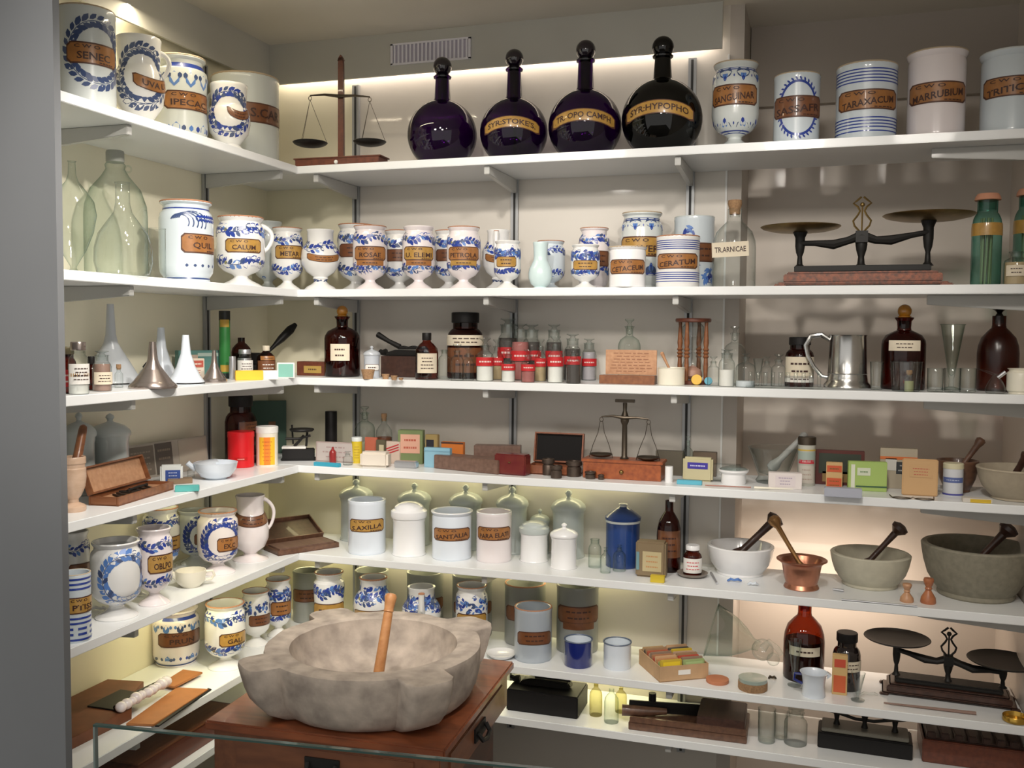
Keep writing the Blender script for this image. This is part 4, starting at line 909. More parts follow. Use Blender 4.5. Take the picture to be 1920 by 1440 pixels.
disc(3, 1306, 20, 722, (.70, .42, .04), 'round yellow lid leaning before the hourglass')
disc(3, 1328, 15, 722, (.10, .38, .52), 'small round blue lid right of the yellow one')
# small glassware
def beaker(k, u, w, top, base=None, d=None, label='', name='glass_beaker', flare=1.0, cat='beaker', m=CLEAR, side='B', group=None, foot=False):
    P, h, r = place(k, u, w, top, base, d, side)
    t = [(0, .003), (.90*r/flare, 0), (.97*r/flare, .003), (r*(1+1/flare)/2, h*.5), (r, h*.97), (r*1.05, h), (r*.97, h*.99), (r*.92/flare, .006), (0, .006)]
    if foot: t = [(0, 0), (r*.9, 0), (r*.95, .003), (r*.25, h*.06), (r*.14, h*.12), (r*.16, h*.18), (r*.35, h*.26), (r*.95, h*.97), (r, h), (r*.92, h*.99), (.2*r, h*.24), (0, h*.22)]
    o = MB().lathe(t, 28).build(name, m, loc=P, rz=facing(P)); return tag(o, label, cat, group)
GV = 'little clear glass vessels on the third shelf'
bottle('vial', 3, 1337, 22, 668, d=.22, mat_=CLEAR, stopper='lens', label='low stoppered vial just right of the hourglass', name='glass_vial', group=GV)
bottle('widebottle', 3, 1362, 30, 655, d=.24, mat_=CLEAR, stopper='lens', fill=PAPERW, fh=.5, label='stoppered glass bottle lined with white paper', group=GV)
bottle('amber', 3, 1376, 40, 612, d=.11, mat_=CLEAR, stopper='flat', label='tallest clear bottle right of the hourglass, at the back', group=GV)
bottle('amber', 3, 1397, 36, 662, d=.25, mat_=CLEAR, stopper='lens', fill=cm((.62, .66, .70)), fh=.2, label='round-shouldered stoppered bottle left of the vial rack', group=GV)
beaker(3, 1421, 20, 672, d=.18, label='short flared glass behind the vial rack, its left end', group=GV, foot=True)
bottle('vial', 3, 1437, 20, 668, d=.16, mat_=CLEAR, stopper='lens', label='stoppered vial behind the middle of the vial rack', name='glass_vial', group=GV)
bottle('vial', 3, 1459, 26, 664, d=.17, mat_=CLEAR, stopper='lens', label='wide stoppered vial just left of the jar with the blue label', name='glass_vial', group=GV)
P = at(3, 1470, .265); s = dist(P)/F
t = thing('vial_rack', 'low glass rack of stubby tubes at the front of the third shelf', 'rack', P, 0)
MB().box((0, 0, .003), (138*s, .05, .005)).build('base_plate', CLEAR, t, bev=.001)
for i in range(10):
    o = MB().lathe([(0, .007), (.0045, .006), (.0055, .009), (.0055, .044), (.0065, .046), (.005, .045)], 14).build('stub_tube', CLEAR, t); o.location = (-62*s+i*13.8*s, 0, 0)
bottle('widebottle', 3, 1498, 52, 632, base=None, d=.15, mat_=AMBERD, cap=BLACK, lab=dict(t=None, z=.42, h=.46, w=1.3, c='p', edge=False, rows=2), strip=dict(t=None, z=.17, h=.14, w=1.3, c='w', edge=False, rows=1), label='dark jar with black cap and cream and blue label beside the tankard', name='dark_glass_jar', cat='jar')
P, h, r = place(3, 1588, 76, 628, None, .20)
t = thing('tankard', 'polished pewter tankard with a big left handle', 'tankard', P, facing(P))
MB().lathe([(0, .002), (r*1.08, 0), (r*1.12, .004), (r*1.10, .012), (r*.98, .02), (r*.96, .03), (r*.92, h*.27), (r*.95, h*.28), (r*.92, h*.30), (r*.86, h*.97), (r*.90, h), (r*.84, h), (r*.85, h*.9), (r*.88, .02), (0, .01)], 48).build('body', PEWTER, t)
MB().tube([(-r*.86, 0, h*.90), (-r*1.25, 0, h*1.0), (-r*1.75, 0, h*.97), (-r*2.0, 0, h*.80), (-r*1.9, 0, h*.62), (-r*1.6, 0, h*.4), (-r*1.2, 0, h*.22), (-r*.92, 0, h*.2)], [.007, .008, .009, .008, .007, .006, .006, .006], 10).build('handle', PEWTER, t)
cork_thing(3, 1597, 28, 710, 729, 'pale orange cork standing before the tankard', taper=.95)
bottle('amber', 3, 1692, 78, 571, d=.16, mat_=AMBERD, stopper='ball', lab=dict(t=None, z=.60, h=.14, w=.75, c='p', edge=False, rows=2), label='big amber bottle with orange ball stopper and wide label, right of tankard')
beaker(3, 1643, 24, 678, d=.24, label='narrow tumbler right of the tankard', flare=1.15)
beaker(3, 1698, 56, 677, d=.275, label='wide clear tumbler in front of the amber bottle with ball stopper', flare=1.1)
bottle('vial', 3, 1704, 18, 694, d=.285, mat_=CLEAR, stopper='cork', fill=cm((.42, .42, .22)), fh=.55, label='corked yellowish vial before the wide tumbler', name='glass_vial')
for u, lb in ((1753, 'left one of three low jars before the conical glass'), (1785, 'middle one of three low jars before the conical glass'), (1814, 'right one of three low jars before the conical glass')):
    beaker(3, u, 29, 690, d=.26, label=lb, name='glass_pot', cat='pot', group='low clear glass pots')
P, h, r = place(3, 1783, 46, 608, None, .14)
o = MB().lathe([(0, 0), (r*.7, 0), (r*.75, .003), (r*.2, .01), (r*.16, .03), (r*.25, .04), (r*.9, h*.98), (r, h), (r*.9, h*.99), (r*.2, .045), (0, .04)], 30).build('conical_measure', CLEARG, loc=P); tag(o, 'tall conical glass measure behind three low pots', 'measure')
bottle('carboy', 3, 1869, 72, 577, d=.13, mat_=glass('frosted_amber', (.36, .12, .04), (.08, .02, .01), rough=.25), stopper='lens', label='tall unlabelled amber bottle at the right end of the third shelf')
# little alembic
P, h, r = place(3, 1866, 36, 700, None, .285)
t = thing('glass_retort', 'tiny glass retort before the unlabelled amber bottle', 'retort', P, facing(P))
MB().lathe([(0, 0), (r*.9, .001), (r, h*.25), (r*.7, h*.6), (r*.2, h*.95), (r*.16, h), (r*.1, h*.95)], 26).tube([(0, 0, h*.93), (-r*.9, 0, h*1.1), (-r*1.9, 0, h*1.25)], [r*.14, r*.10, r*.06], 8).build('body', CLEAR, t)
MB().lofty((r*.2, 0, h*.8), (r*.9, 0, h*1.1), [(r*.2, 0), (r*.2, 1)], 10).build('side_stopper', SILVER, t)
jar('shoulder', 3, 1913, 48, 690, d=.26, glaze=CREAM, label='squat cream pot cut off by the right edge on the third shelf', cat='pot', name='ceramic_pot')

# ================================================================ fourth shelf, left wall
P, h, r = place(4, 138, 46, 853, 962)
P = P+Vector((0, .0, 0)); t = thing('mortar', 'pale turned wooden mortar at the left end of the fourth shelf', 'mortar', P, 0); r *= 1.0
MB().lathe([(0, 0), (r*.92, 0), (r*.98, .004), (r*.97, h*.09), (r*.80, h*.12), (r*.42, h*.16), (r*.40, h*.22), (r*.66, h*.30), (r*.93, h*.45), (r*1.02, h*.62), (r*1.0, h*.78), (r*.93, h*.80), (r*.93, h*.86), (r*1.0, h*.88), (r*1.0, h*.98), (r*.95, h), (r*.82, h*.99), (r*.80, h*.6), (0, h*.45)], 40).build('bowl', WPALE, t)
B = onx(157, 797, P.x-.02); A = P+Vector((.0, 0, h*.48+.012)); 
o = MB().lofty((0, 0, 0), B-A, [(.004, 0), (.010, .03), (.012, .2), (.0105, .9), (.009, .97), (.004, 1)], 18).build('pestle', WMED, loc=A); tag(o, 'brown wooden pestle leaning in the pale turned mortar', 'pestle')
GHOST = mat('shaded_porcelain', (.50, .55, .54), .3, coat=.5)  # white porcelain with the shade of the back row put into its colour
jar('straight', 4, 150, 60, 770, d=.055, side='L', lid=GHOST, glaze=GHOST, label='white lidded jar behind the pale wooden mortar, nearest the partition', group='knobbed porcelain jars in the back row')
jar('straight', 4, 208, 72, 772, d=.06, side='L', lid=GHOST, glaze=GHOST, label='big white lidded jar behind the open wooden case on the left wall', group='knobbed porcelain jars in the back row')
def hinged_case(k, side, P0, P1, dep, hbase, lean, label, mw, inner, Lid, lidfill, contents=None, name='wooden_case', lidh=None, cat='case'):
    """open case; P0-P1 is the front bottom edge, lid leans back at the rear"""
    v = P1-P0; W = v.length; rz = math.atan2(v.y, v.x); c = (P0+P1)/2
    t = thing(name, label, cat, c, rz); th = .005; hb = hbase; b = MB()
    b.box((0, dep/2, th/2), (W, dep, th))
    for y in (th/2, dep-th/2): b.box((0, y, hb/2+.0005), (W, th, hb-.001))
    for x in (-W/2+th/2, W/2-th/2): b.box((x, dep/2, hb/2), (th, dep-2*th+.0004, hb-.0006))
    b.build('base', mw, t, bev=.001)
    MB().box((0, dep/2, hb*.55), (W-2.2*th, dep-2.2*th, .002)).build('lining', inner, t, smooth=False)
    lh = lidh or dep; L = MB(); L.box((0, 0, lh/2), (W, th, lh))
    for x in (-W/2+th/2, W/2-th/2): L.box((x, -.008, lh/2), (th, .016, lh))
    for z in (th/2, lh-th/2): L.box((0, -.008, z), (W-2*th, .0155, th))
    L.box((0, -.0035, lh/2), (W-2.2*th, .002, lh-2.2*th), 1)
    L = L.build('lid', [mw, lidfill], t, bev=.0008); L.location = (0, dep, hb); L.rotation_euler.x = -lean
    if contents: contents(t, W, dep, hb)
    return t
def tools(t, W, dep, hb):
    b = MB(); R = random.Random(4)
    for i in range(7):
        x = -W*.3+W*.09*i; b.box((x, dep*R.uniform(.4, .6), hb*.75), (.006, dep*.6, .004), rz=R.uniform(-.8, .8))
    b.tube([(-W*.1, dep*.5, hb*.9), (W*.1, dep*.55, hb*.95), (W*.3, dep*.6, hb*.9)], .004, 8); b.build('instruments', IRON, t)
P0 = onz(222, 950, Z[4]); P1 = onz(326, 918, Z[4])
hinged_case(4, 'L', P0, P1, .085, .024, .35, 'open mahogany case with a pale lid lining on the fourth left shelf', WMED, WLIGHT, None, WLIGHT, tools, lidh=.075)
t = pack(4, 246, 392, 826, 893, .006, (.40, .36, .30), 'long faded photograph print leaning on the left wall, fourth shelf', side='L', yaw=84, name='photograph_print', cat='print', d=.05, lean=.12, face=[('dark_patch', -.32, .5, .3, .85, (.17, .14, .11), (None, (.3, .26, .2), 4)), ('dark_patch', -.05, .5, .2, .9, (.10, .085, .07), (None, (.25, .2, .15), 3)), ('pale_patch', .3, .55, .34, .8, (.44, .39, .31), None)])
pack(4, 301, 341, 872, 904, .022, (.70, .72, .70), 'small white tin with a blue label in front of the photograph print', side='L', yaw=30, name='tin_box', cat='tin', bev=.005, d=.17, face=[('blue_label', .08, .42, .66, .6, (.03, .07, .28), (None, (.6, .65, .8), 3))])
pack(4, 316, 360, 898, 915, .035, (.22, .15, .09), 'flat brown box behind the turquoise slab on the fourth left shelf', side='L', yaw=40, d=.20)
pack(4, 329, 372, 911, 922, .022, (.10, .42, .40), 'little turquoise slab box at the front of the fourth left shelf', side='L', yaw=32, name='small_box')
bottle('vial', 4, 358, 13, 874, d=.15, side='L', mat_=CLEAR, label='thin clear vial standing before the photograph print', name='glass_vial')
P, h, r = place(4, 405, 78, 860, 903)
t = thing('feeding_cup', 'white porcelain feeding cup with a half lid, fourth left shelf', 'cup', P, facing(P, 0))
MB().lathe([(0, 0), (r*.5, 0), (r*.52, .004), (r*.7, h*.15), (r*.95, h*.55), (r, h*.85), (r*1.03, h*.95), (r*.98, h*.96), (r*.9, h*.6), (r*.6, h*.2), (0, h*.12)], 40).build('bowl', ENAM, t)
MB().tube([(-r*.9, 0, h*.6), (-r*1.2, 0, h*.85), (-r*1.3, 0, h*.98)], [.010, .008, .009], 10).build('spout', ENAM, t)
b = MB(); n = 12
b.lathe([(r*.97, h*.94), (r*.6, h*1.05), (r*.3, h*1.10), (0, h*1.12)], 24); b.f = [f for f in b.f if sum(b.v[i][0] for i in f)/len(f) < .1*r]; b.m = [0]*len(b.f); b.build('half_lid', ENAM, t)
bottle('widebottle', 4, 452, 58, 741, base=None, d=.10, side='L', mat_=AMBERD, cap=BLACK, lab=dict(t=None, z=.60, h=.14, w=.9, c='b', edge=False, th=.5), label='tall dark wide-mouth jar behind the red tin', name='dark_glass_jar', cat='jar')
tubecan(4, 452, 48, 806, 878, None, 'L', (.70, .012, .018), 'bright red cylindrical tin on the fourth shelf', cap=cm((.70, .012, .018), .3), rough=.3, bands=[('red_mark', .2, .3, (.55, .01, .01), (.75, .4, .35), .5)])
tubecan(4, 501, 40, 797, 875, None, 'L', CREAM, 'round drum with yellow and orange label beside the red tin', cap=PAPERW, bands=[('yellow_label', .04, .74, (.80, .48, .03), (.6, .2, .02), .75), ('orange_label', .04, .74, (.85, .22, .02), (.6, .1, .02), .30)], name='round_drum', cat='drum')
t = pack(4, 472, 536, 752, 862, .03, (.03, .075, .05), 'tall dark green book standing behind the yellow drum', side='L', yaw=30, name='book', cat='book', d=.055, face=[('small_emblem', .1, .55, .2, .12, (.22, .10, .04), None)])
# black letter scale in the corner
P = at(4, 560, .20); s = dist(P)/F
t = thing('letter_scale', 'small black cast scale with a flat top pan in the shelf corner', 'scale', P, .45)
b = MB(); b.box((0, 0, 11*s), (58*s, .05, 21*s)); b.box((0, 0, 2*s), (64*s, .058, 4*s)); b.build('base', BLACK, t, bev=.003)
MB().box((-8*s, 0, 24*s), (44*s, .040, 4*s)).build('white_plate', PAPERW, t, bev=.001)
b = MB(); b.tube([(-8*s, 0, 26*s), (0, 0, 34*s), (10*s, 0, 46*s)], .005, 8); b.tube([(-24*s, 0, 40*s), (0, 0, 40*s), (22*s, 0, 46*s)], .0045, 8); b.tube([(14*s, 0, 26*s), (16*s, 0, 52*s)], .004, 8); b.tube([(-10*s, 0, 30*s), (-12*s, 0, 66*s)], .003, 8); b.build('lever', IRON, t)
MB().lathe([(0, 54*s), (20*s, 54*s), (23*s, 57*s), (22*s, 59*s), (0, 56*s)], 26, o=(6*s, 0, 0)).build('pan', IRON, t)

# ---- fourth shelf, back wall
tubecan(4, 621, 22, 770, None, .07, 'B', BLACK, 'tall plain black tube near the corner of the fourth shelf', name='cardboard_tube', cat='tube')
pack(4, 592, 665, 829, 866, .008, (.36, .28, .26), 'upright pinkish card with a dark red border, fourth shelf corner', name='printed_card', cat='card', d=.21, lean=.05, face=[('inner_panel', 0, .5, .92, .88, (.45, .40, .38), (None, (.35, .26, .25), 3))])
bottle('rx', 4, 624, 13, 838, d=.235, mat_=cm((.25, .02, .02), .3), label='tiny red bottle before the pinkish card')
pack(4, 588, 634, 868, 875, .018, (.04, .35, .50), 'flat bright blue slab box at the corner front', name='small_box', yaw=-4)
bottle('amber', 4, 684, 38, 762, d=.10, mat_=CLEARG, stopper='flat', label='clear stoppered bottle beside the first upright, fourth shelf', fill=cm((.45, .46, .32)), fh=.35)
bottle('rx', 4, 720, 31, 775, d=.10, mat_=CLEAR, stopper='cork', fill=cm((.14, .045, .02)), fh=.55, label='clear corked bottle half full of brown liquid')
bottle('vial', 4, 652, 18, 846, d=.25, mat_=CLEAR, stopper='lens', label='tiny clear vial before the right end of the pinkish card', name='glass_vial')
tubecan(4, 669, 20, 818, 869, None, 'B', (.62, .46, .03), 'yellow tube tin with a grey cap on the fourth shelf', cap=GREYW, bands=[('printed_lines', .1, .75, (.62, .46, .03), (.35, .2, .02), .8)])
pack(4, 705, 722, 825, 850, .012, (.10, .085, .05), 'small dark packet right of the yellow tube tin', d=.18, face=[('pale_panel', .1, .5, .5, .6, (.5, .45, .3), None)])
pack(4, 684, 706, 820, 852, .010, (.45, .12, .07), 'small red-brown packet behind the cream square tin', d=.16)
t = pack(4, 720, 749, 828, 866, .02, (.60, .48, .40), 'cream packet with slanting red stripes on the fourth shelf', d=.17)
wd, dp, h = DIM[t.name]; b = MB()
for i in range(3): b.box((0, -.0008, h*.62+i*h*.12-h*.1), (wd*.95, .001, h*.05), ry=-.35)
b.build('red_stripes', cm((.50, .03, .04)), t, smooth=False)
pack(4, 674, 726, 848, 877, .05, (.66, .60, .52), 'rounded cream square tin at the front of the fourth shelf', name='tin_box', cat='tin', bev=.008, yaw=8)
t = pack(4, 746, 792, 807, 870, .035, (.17, .22, .09), 'olive green carton with a salmon label, fourth shelf', yaw=10, face=[('salmon_label', 0, .60, .78, .56, (.66, .36, .26), (None, (.45, .1, .06), 2))])
pack(4, 738, 779, 865, 878, .03, (.56, .58, .60), 'flat silvery tin in front of the olive carton', name='tin_box', cat='tin', bev=.004, mat_=SILVER)
pack(4, 797, 820, 815, 850, .02, (.36, .26, .10), 'small tan carton with a dark panel behind the pale blue one', d=.13, face=[('dark_panel', -.1, .65, .6, .35, (.02, .02, .03), None)])
pack(4, 795, 843, 840, 872, .022, (.26, .48, .60), 'pale blue box on the fourth shelf', d=.21, face=[('lid_line', 0, .84, 1.0, .03, (.2, .38, .5), None)])
t = pack(4, 827, 868, 829, 862, .02, (.62, .18, .03), 'orange carton with a white arrow behind the blue box', d=.13, face=[('dark_edge', 0, .96, 1, .07, (.08, .03, .02), None), ('white_arrow', -.05, .4, .6, .22, (.7, .66, .55), None)])
pack(4, 812, 932, 858, 884, .07, None, 'long flat dusty wooden box lying at an angle', name='wooden_box', mat_=WDUSTY, yaw=-14, bev=.002)
t = pack(4, 888, 975, 836, 858, .05, None, 'slim dusty wooden case behind the small red chest', name='wooden_case', cat='case', mat_=WDUSTY, d=.13, yaw=12)
t = pack(4, 926, 984, 852, 891, .045, None, 'small dark red leather chest with a domed lid', name='leather_chest', cat='chest', mat_=mat('oxblood_leather', (.12, .008, .014), .35, coat=.4, noise_amt=.6, scale=30, col2=(.17, .03, .02)), yaw=-8, bev=.004)
wd, dp, h = DIM[t.name]; MB().lathe([(0, 0), (.004, .0), (.004, .003), (0, .003)], 14, o=(0, 0, 0)).build('clasp', BRASS, t).location = (0, -.001, h*.6)
P0 = onz(990, 890, Z[4]); P0 = at(4, 988, .235); P1 = at(4, 1082, .235)
hinged_case(4, 'B', P0, P1, .085, .030, .18, 'open wooden case with a black-lined lid, fourth shelf middle', wood('reddish_wood', (.28, .09, .04), (.16, .05, .02)), BLACK, None, mat('black_velvet', (.006, .005, .005), .95), lidh=.098)
def weight(u, w, top, base, label):
    P, h, r = place(4, u, w, top, base)
    o = MB().lathe([(0, 0), (r*.86, 0), (r*.9, .001), (r*.92, h*.55), (r*.80, h*.62), (r*.82, h*.68), (r, h*.72), (r, h*.95), (r*.9, h), (r*.6, h), (r*.55, h*.85), (0, h*.85)], 22).build('cup_weight', mat('dark_lead', (.10, .075, .06), .45, metal=.7), loc=P); return tag(o, label, 'weight', 'dark nesting cup weights')
weight(1028, 24, 858, 892, 'tall grey cup weight, leftmost of the nesting weights')
weight(1043, 23, 871, 898, 'cup weight at the very front beside the leftmost one')
weight(1076, 30, 862, 895, 'largest dark cup weight, in the middle of the group')
weight(1107, 21, 882, 899, 'low dark weight in front of the balance box')
weight(1127, 12, 889, 900, 'smallest button weight, rightmost of the group')
P = at(4, 1170, .205); s = dist(P)/F
t = hang_balance(P, 0, 152*s, 36*s, .085, zat(P.x, P.y, 783)-P.z, zat(P.x, P.y, 748)-P.z,
    [(-43*s, zat(P.x, P.y, 851)-P.z, 22*s, zat(P.x, P.y, 782)-P.z), (46*s, zat(P.x, P.y, 853)-P.z, 22*s, zat(P.x, P.y, 784)-P.z)], 'bronze apothecary balance on a reddish wooden drawer box, fourth shelf', 'bronze')
tubecan(4, 1254, 15, 873, 905, None, 'B', PORC, 'small white tablet tube beside the balance box', name='tablet_tube', cat='tube')
pack(4, 1229, 1280, 846, 880, .03, (.10, .085, .06), 'dark olive box behind the right end of the balance', d=.10)
pack(4, 1298, 1342, 848, 872, .03, (.13, .09, .06), 'low dark brown box behind the beige tin', d=.08)
bottle('amber', 4, 1289, 20, 817, d=.13, mat_=CLEARG, stopper='lens', label='slim clear bottle in front of the third upright, fourth shelf')
t = pack(4, 1280, 1335, 858, 903, .028, (.52, .47, .29), 'beige upright tin with a purple-blue oval label', name='tin_box', cat='tin', bev=.006, face=[('purple_label', 0, .66, .68, .26, (.045, .03, .30), (None, (.6, .6, .8), 1))])
pack(4, 1269, 1315, 901, 909, .018, (.10, .42, .55), 'flat light blue slab in front of the beige tin', name='small_box')
pack(4, 1333, 1386, 872, 902, .04, None, 'clear box behind the white ceramic pot', name='clear_box', mat_=CLEAR, d=.18)
P, h, r = place(4, 1375, 56, 876, 911)
t = thing('ceramic_pot', 'white ceramic ointment pot under a glass cover, fourth shelf', 'pot', P, 0)
MB().lathe([(0, 0), (r*.78, 0), (r*.82, .003), (r*.82, h*.7), (r*.9, h*.78), (r*1.0, h*.88), (r, h), (r*.9, h), (r*.75, h*.8), (r*.7, .006), (0, .005)], 40).build('body', PORC, t)
MB().lathe([(0, h+.0120), (r*.3, h+.011), (r*.8, h+.004), (r*.92, h+.001), (0, h+.0005)], 30).build('glass_cover', CLEAR, t)
P, h, r = place(4, 1449, 96, 833, None, .13)
t = thing('glass_mortar', 'conical clear glass mortar on the fourth shelf', 'mortar', P, facing(P))
MB().lathe([(0, 0), (r*.62, 0), (r*.66, .006), (r*.55, .02), (r*.62, h*.3), (r*.95, h*.95), (r, h), (r*.92, h), (r*.55, h*.28), (0, h*.15)], 44).build('bowl', CLEAR, t)
A = P+Vector((-r*.15, 0, h*.17+.018)); B = ony(1512, 812, P.y-.01)
o = MB().lofty((0, 0, 0), B-A, [(.004, 0), (.016, .05), (.018, .15), (.010, .3), (.009, .8), (.012, .95), (.006, 1)], 16).build('glass_pestle', mat('cloudy_glass', (.55, .56, .54), .12, coat=.6, tr=.4), loc=A); tag(o, 'cloudy glass pestle leaning in the conical glass mortar', 'pestle')
def rod(k, u0, v0, u1, v1, r, m, label, name='glass_rod', r1=None, cat='rod'):
    A = onz(u0, v0, Z[k]); B = onz(u1, v1, Z[k]); A.z = B.z = 0; c = (A+B)/2; v = (B-A); r1 = r1 or r
    z = max(r, r1); o = MB().tube([-v/2+Vector((0, 0, 0)), v/2], [r, r1], 10).build(name, m, loc=(c.x, c.y, Z[k]+z+.0003)); return tag(o, label, cat)
rod(4, 1322, 911, 1408, 915, .0018, cm((.40, .20, .16)), 'thin brown glass thermometer rod before the ointment pot', name='thermometer', cat='thermometer')
rod(4, 1414, 917, 1486, 920, .0042, CREAM, 'slender cream bone spatula at the shelf edge', name='bone_spatula', r1=.0016, cat='spatula')
pack(4, 1442, 1502, 887, 917, .03, (.74, .68, .66), 'white carton with faint mauve print near the glass mortar', yaw=6, face=[('mauve_print', 0, .5, .6, .7, (.70, .63, .64), (None, (.35, .28, .4), 3))])
tubecan(4, 1511, 32, 817, 912, None, 'B', (.50, .50, .44), 'tall grey-green talc tin with red and gold bands', cap=BRONZE, bands=[('gold_band', .72, .75, (.6, .42, .08), None, pi), ('green_panel', .50, .70, (.35, .42, .38), None, 1.2), ('red_band', .46, .54, (.55, .05, .07), (.8, .5, .5), 1.0), ('pale_panel', .06, .42, (.56, .52, .46), (.45, .35, .3), 1.0)])
pack(4, 1530, 1617, 845, 905, .02, (.10, .02, .015), 'dark box with a red frame behind the orange packet', d=.12, face=[('dark_scene', 0, .62, .86, .58, (.035, .045, .03), None), ('tan_scene', .05, .24, .8, .3, (.30, .19, .07), None)])
pack(4, 1549, 1578, 867, 910, .018, (.56, .36, .16), 'small packet with orange-red blocks in front of the dark box', d=.20, face=[('red_block', 0, .76, .9, .24, (.55, .09, .03), (None, (.2, .1, .02), 1)), ('red_block', 0, .22, .9, .38, (.55, .09, .03), (None, (.2, .1, .02), 2))])
pack(4, 1592, 1660, 866, 923, .022, (.36, .50, .14), 'lime green carton with a white oval on the fourth shelf', yaw=6, face=[('white_stripe', -.38, .5, .1, .8, (.7, .72, .6), None), ('white_oval', -.1, .66, .34, .26, (.62, .66, .52), (None, (.2, .3, .15), 1)), ('dark_line', .1, .16, .8, .05, (.05, .12, .06), None)], d=.21)
pack(4, 1547, 1614, 916, 933, .03, (.46, .48, .56), 'flat lilac-grey packet at the edge before the green carton', mat_=mat('lilac_card', (.42, .44, .52), .4))
pack(4, 1651, 1716, 841, 918, .03, (.42, .36, .27), 'carton with an orange stripe and dark disc behind the tan packet', d=.13, face=[('orange_stripe', 0, .76, 1, .07, (.62, .16, .04), None), ('dark_disc', .12, .52, .36, .30, (.03, .035, .04), (None, (.4, .4, .4), 2)), ('white_patch', -.2, .60, .3, .3, (.6, .58, .54), None)])
pack(4, 1693, 1755, 861, 928, .012, (.56, .35, .17), 'tan paper packet with faded red writing on the fourth shelf', d=.245, name='paper_packet', cat='packet', bev=.003, face=[('red_print', .02, .66, .62, .3, (.56, .35, .17), (None, (.5, .12, .08), 3))])
b = MB(); P = onz(1712, 936, Z[4]); s = dist(P)/F
for sx in (-1, 1): b.tube([(sx*20*s+16*s*cos(i*pi/8), 9*s*sin(i*pi/8), 0) for i in range(16)], .0014, 6, closed=True)
b.tube([(-4*s, 0, 0), (0, 2*s, .003), (4*s, 0, 0)], .0014, 6); b.tube([(36*s, 0, 0), (38*s, 22*s, .002)], .0015, 6); b.tube([(-36*s, 0, 0), (-40*s, 22*s, .002)], .0015, 6)
o = b.build('spectacles', BRONZE, loc=(P.x, P.y, Z[4]+.0022)); tag(o, 'thin wire spectacles lying before the tan packet', 'spectacles')
tubecan(4, 1786, 35, 866, 931, None, 'B', (.62, .64, .68), 'white round bottle with a blue band in front of the wooden mortar', cap=mat('pale_yellow_cap', (.62, .58, .40), .5), bands=[('blue_band', .42, .58, (.10, .14, .34), (.4, .45, .6), 1.2), ('blue_foot', .03, .08, (.06, .06, .30), None, pi)], name='plastic_bottle', cat='bottle')
mortar('mortar', 4, 1794, 72, 858, None, WBRWN, 'dark wooden mortar behind the blue-banded bottle', (1842, 822, .0), WBRWN, plabel='dark wooden pestle in the mortar behind the blue-banded bottle', d=.11, pr=(.009, .012))
pack(4, 1808, 1858, 935, 943, .03, (.62, .58, .52), 'flat white slab with a yellow edge, fourth shelf right', name='small_box', face=[('yellow_edge', .1, .45, .7, .8, (.62, .42, .03), None)])
mortar('mortar', 4, 1906, 140, 868, None, mat('sandy_stoneware', (.42, .36, .27), .7, noise_amt=.15, scale=40), 'sandy stone mortar cut off by the right edge, fourth shelf', (1928, 850, -.02), WDARK, plabel='black pestle end at the right edge of the fourth shelf', d=.20, pr=(.011, .014))

# ================================================================ fifth shelf, left wall
jar('straight', 5, 143, 54, 1066, base=1207, side='L', deco='bars', lab=dict(t='PTISS', t2='C W O', z=.55, h=.24, w=1.2, c='o', th=.2), turn=20, glaze=BLUEW, rim=TANRIM, label='blue-barred jar with a yellow label beside the grey partition')
jar('footed', 5, 140, 56, 990, d=.07, side='L', deco='band', lab=dict(t=None, z=.5, h=.2, w=.8, c='b'), glaze=WHITE, label='dark shaded leafy jar behind the blue-barred one')
jar('footed', 5, 219, 90, 1004, base=1168, side='L', deco='wreath_mid', turn=25, glaze=WHITE, label='footed jar with a big light blue wreath and no label')
jar('footed', 5, 290, 66, 982, base=1140, side='L', deco='band', lab=dict(t='OBLPO', t2='C W O', z=.56, h=.24, w=.85, c='o', th=.2), turn=18, glaze=PINKW, label='footed jar with a gold label lettered OBLPO')
jar('footed', 5, 303, 66, 945, d=.075, side='L', deco='band', lab=dict(t=None, z=.5, h=.2, w=1, c='o'), glaze=WHITE, rim=TERRA, label='leafy jar in the back row between the labelled front jars')
jar('footed', 5, 365, 60, 950, d=.075, side='L', deco='wreath', lab=dict(t=None, z=.5, h=.2, w=.5, c='b'), glaze=GREYW, label='dark wreathed jar in the back row behind the cream sauce boat')
P, h, r = place(5, 358, 56, 1062, 1106)
t = thing('sauce_boat', 'small cream white cup with a lip and right handle, fifth left shelf', 'cup', P, facing(P, 0))
MB().lathe([(0, 0), (r*.6, 0), (r*.63, .003), (r*.9, h*.3), (r, h*.75), (r*.98, h), (r*.92, h), (r*.9, h*.7), (r*.55, h*.15), (0, h*.1)], 36).build('bowl', CREAM, t)
MB().tube([(-r*.85, 0, h*.55), (-r*1.15, 0, h*.80), (-r*1.35, 0, h*.98)], [.010, .009, .006], 10).build('lip', CREAM, t)
MB().tube([(r*.95, 0, h*.85), (r*1.4, 0, h*.86), (r*1.5, 0, h*.6), (r*1.3, 0, h*.35), (r*.95, 0, h*.35)], [.0042]*5, 8).build('handle', CREAM, t)
jar('footed', 5, 409, 74, 950, base=1082, side='L', deco='wreath', lab=dict(t='EX.C', t2='C W O', z=.50, h=.22, w=.65, c='r', th=.35), turn=15, glaze=PINKW, rim=TERRA, label='footed jar with slate wreath lettered EX C')
jar('goblet_jug', 5, 470, 68, 922, base=1056, side='L', lab=dict(t=None, z=.62, h=.16, w=1.2, c='b', th=.1, arc=-.06), turn=5, glaze=PINKW, handle=(.46, .93, .42), handle_side=.6, spout=None, label='large plain jug with brown scroll and tall right handle', cat='jug', name='syrup_jug')
P0 = onz(522, 1043, Z[5]); P1 = onz(636, 1026, Z[5])
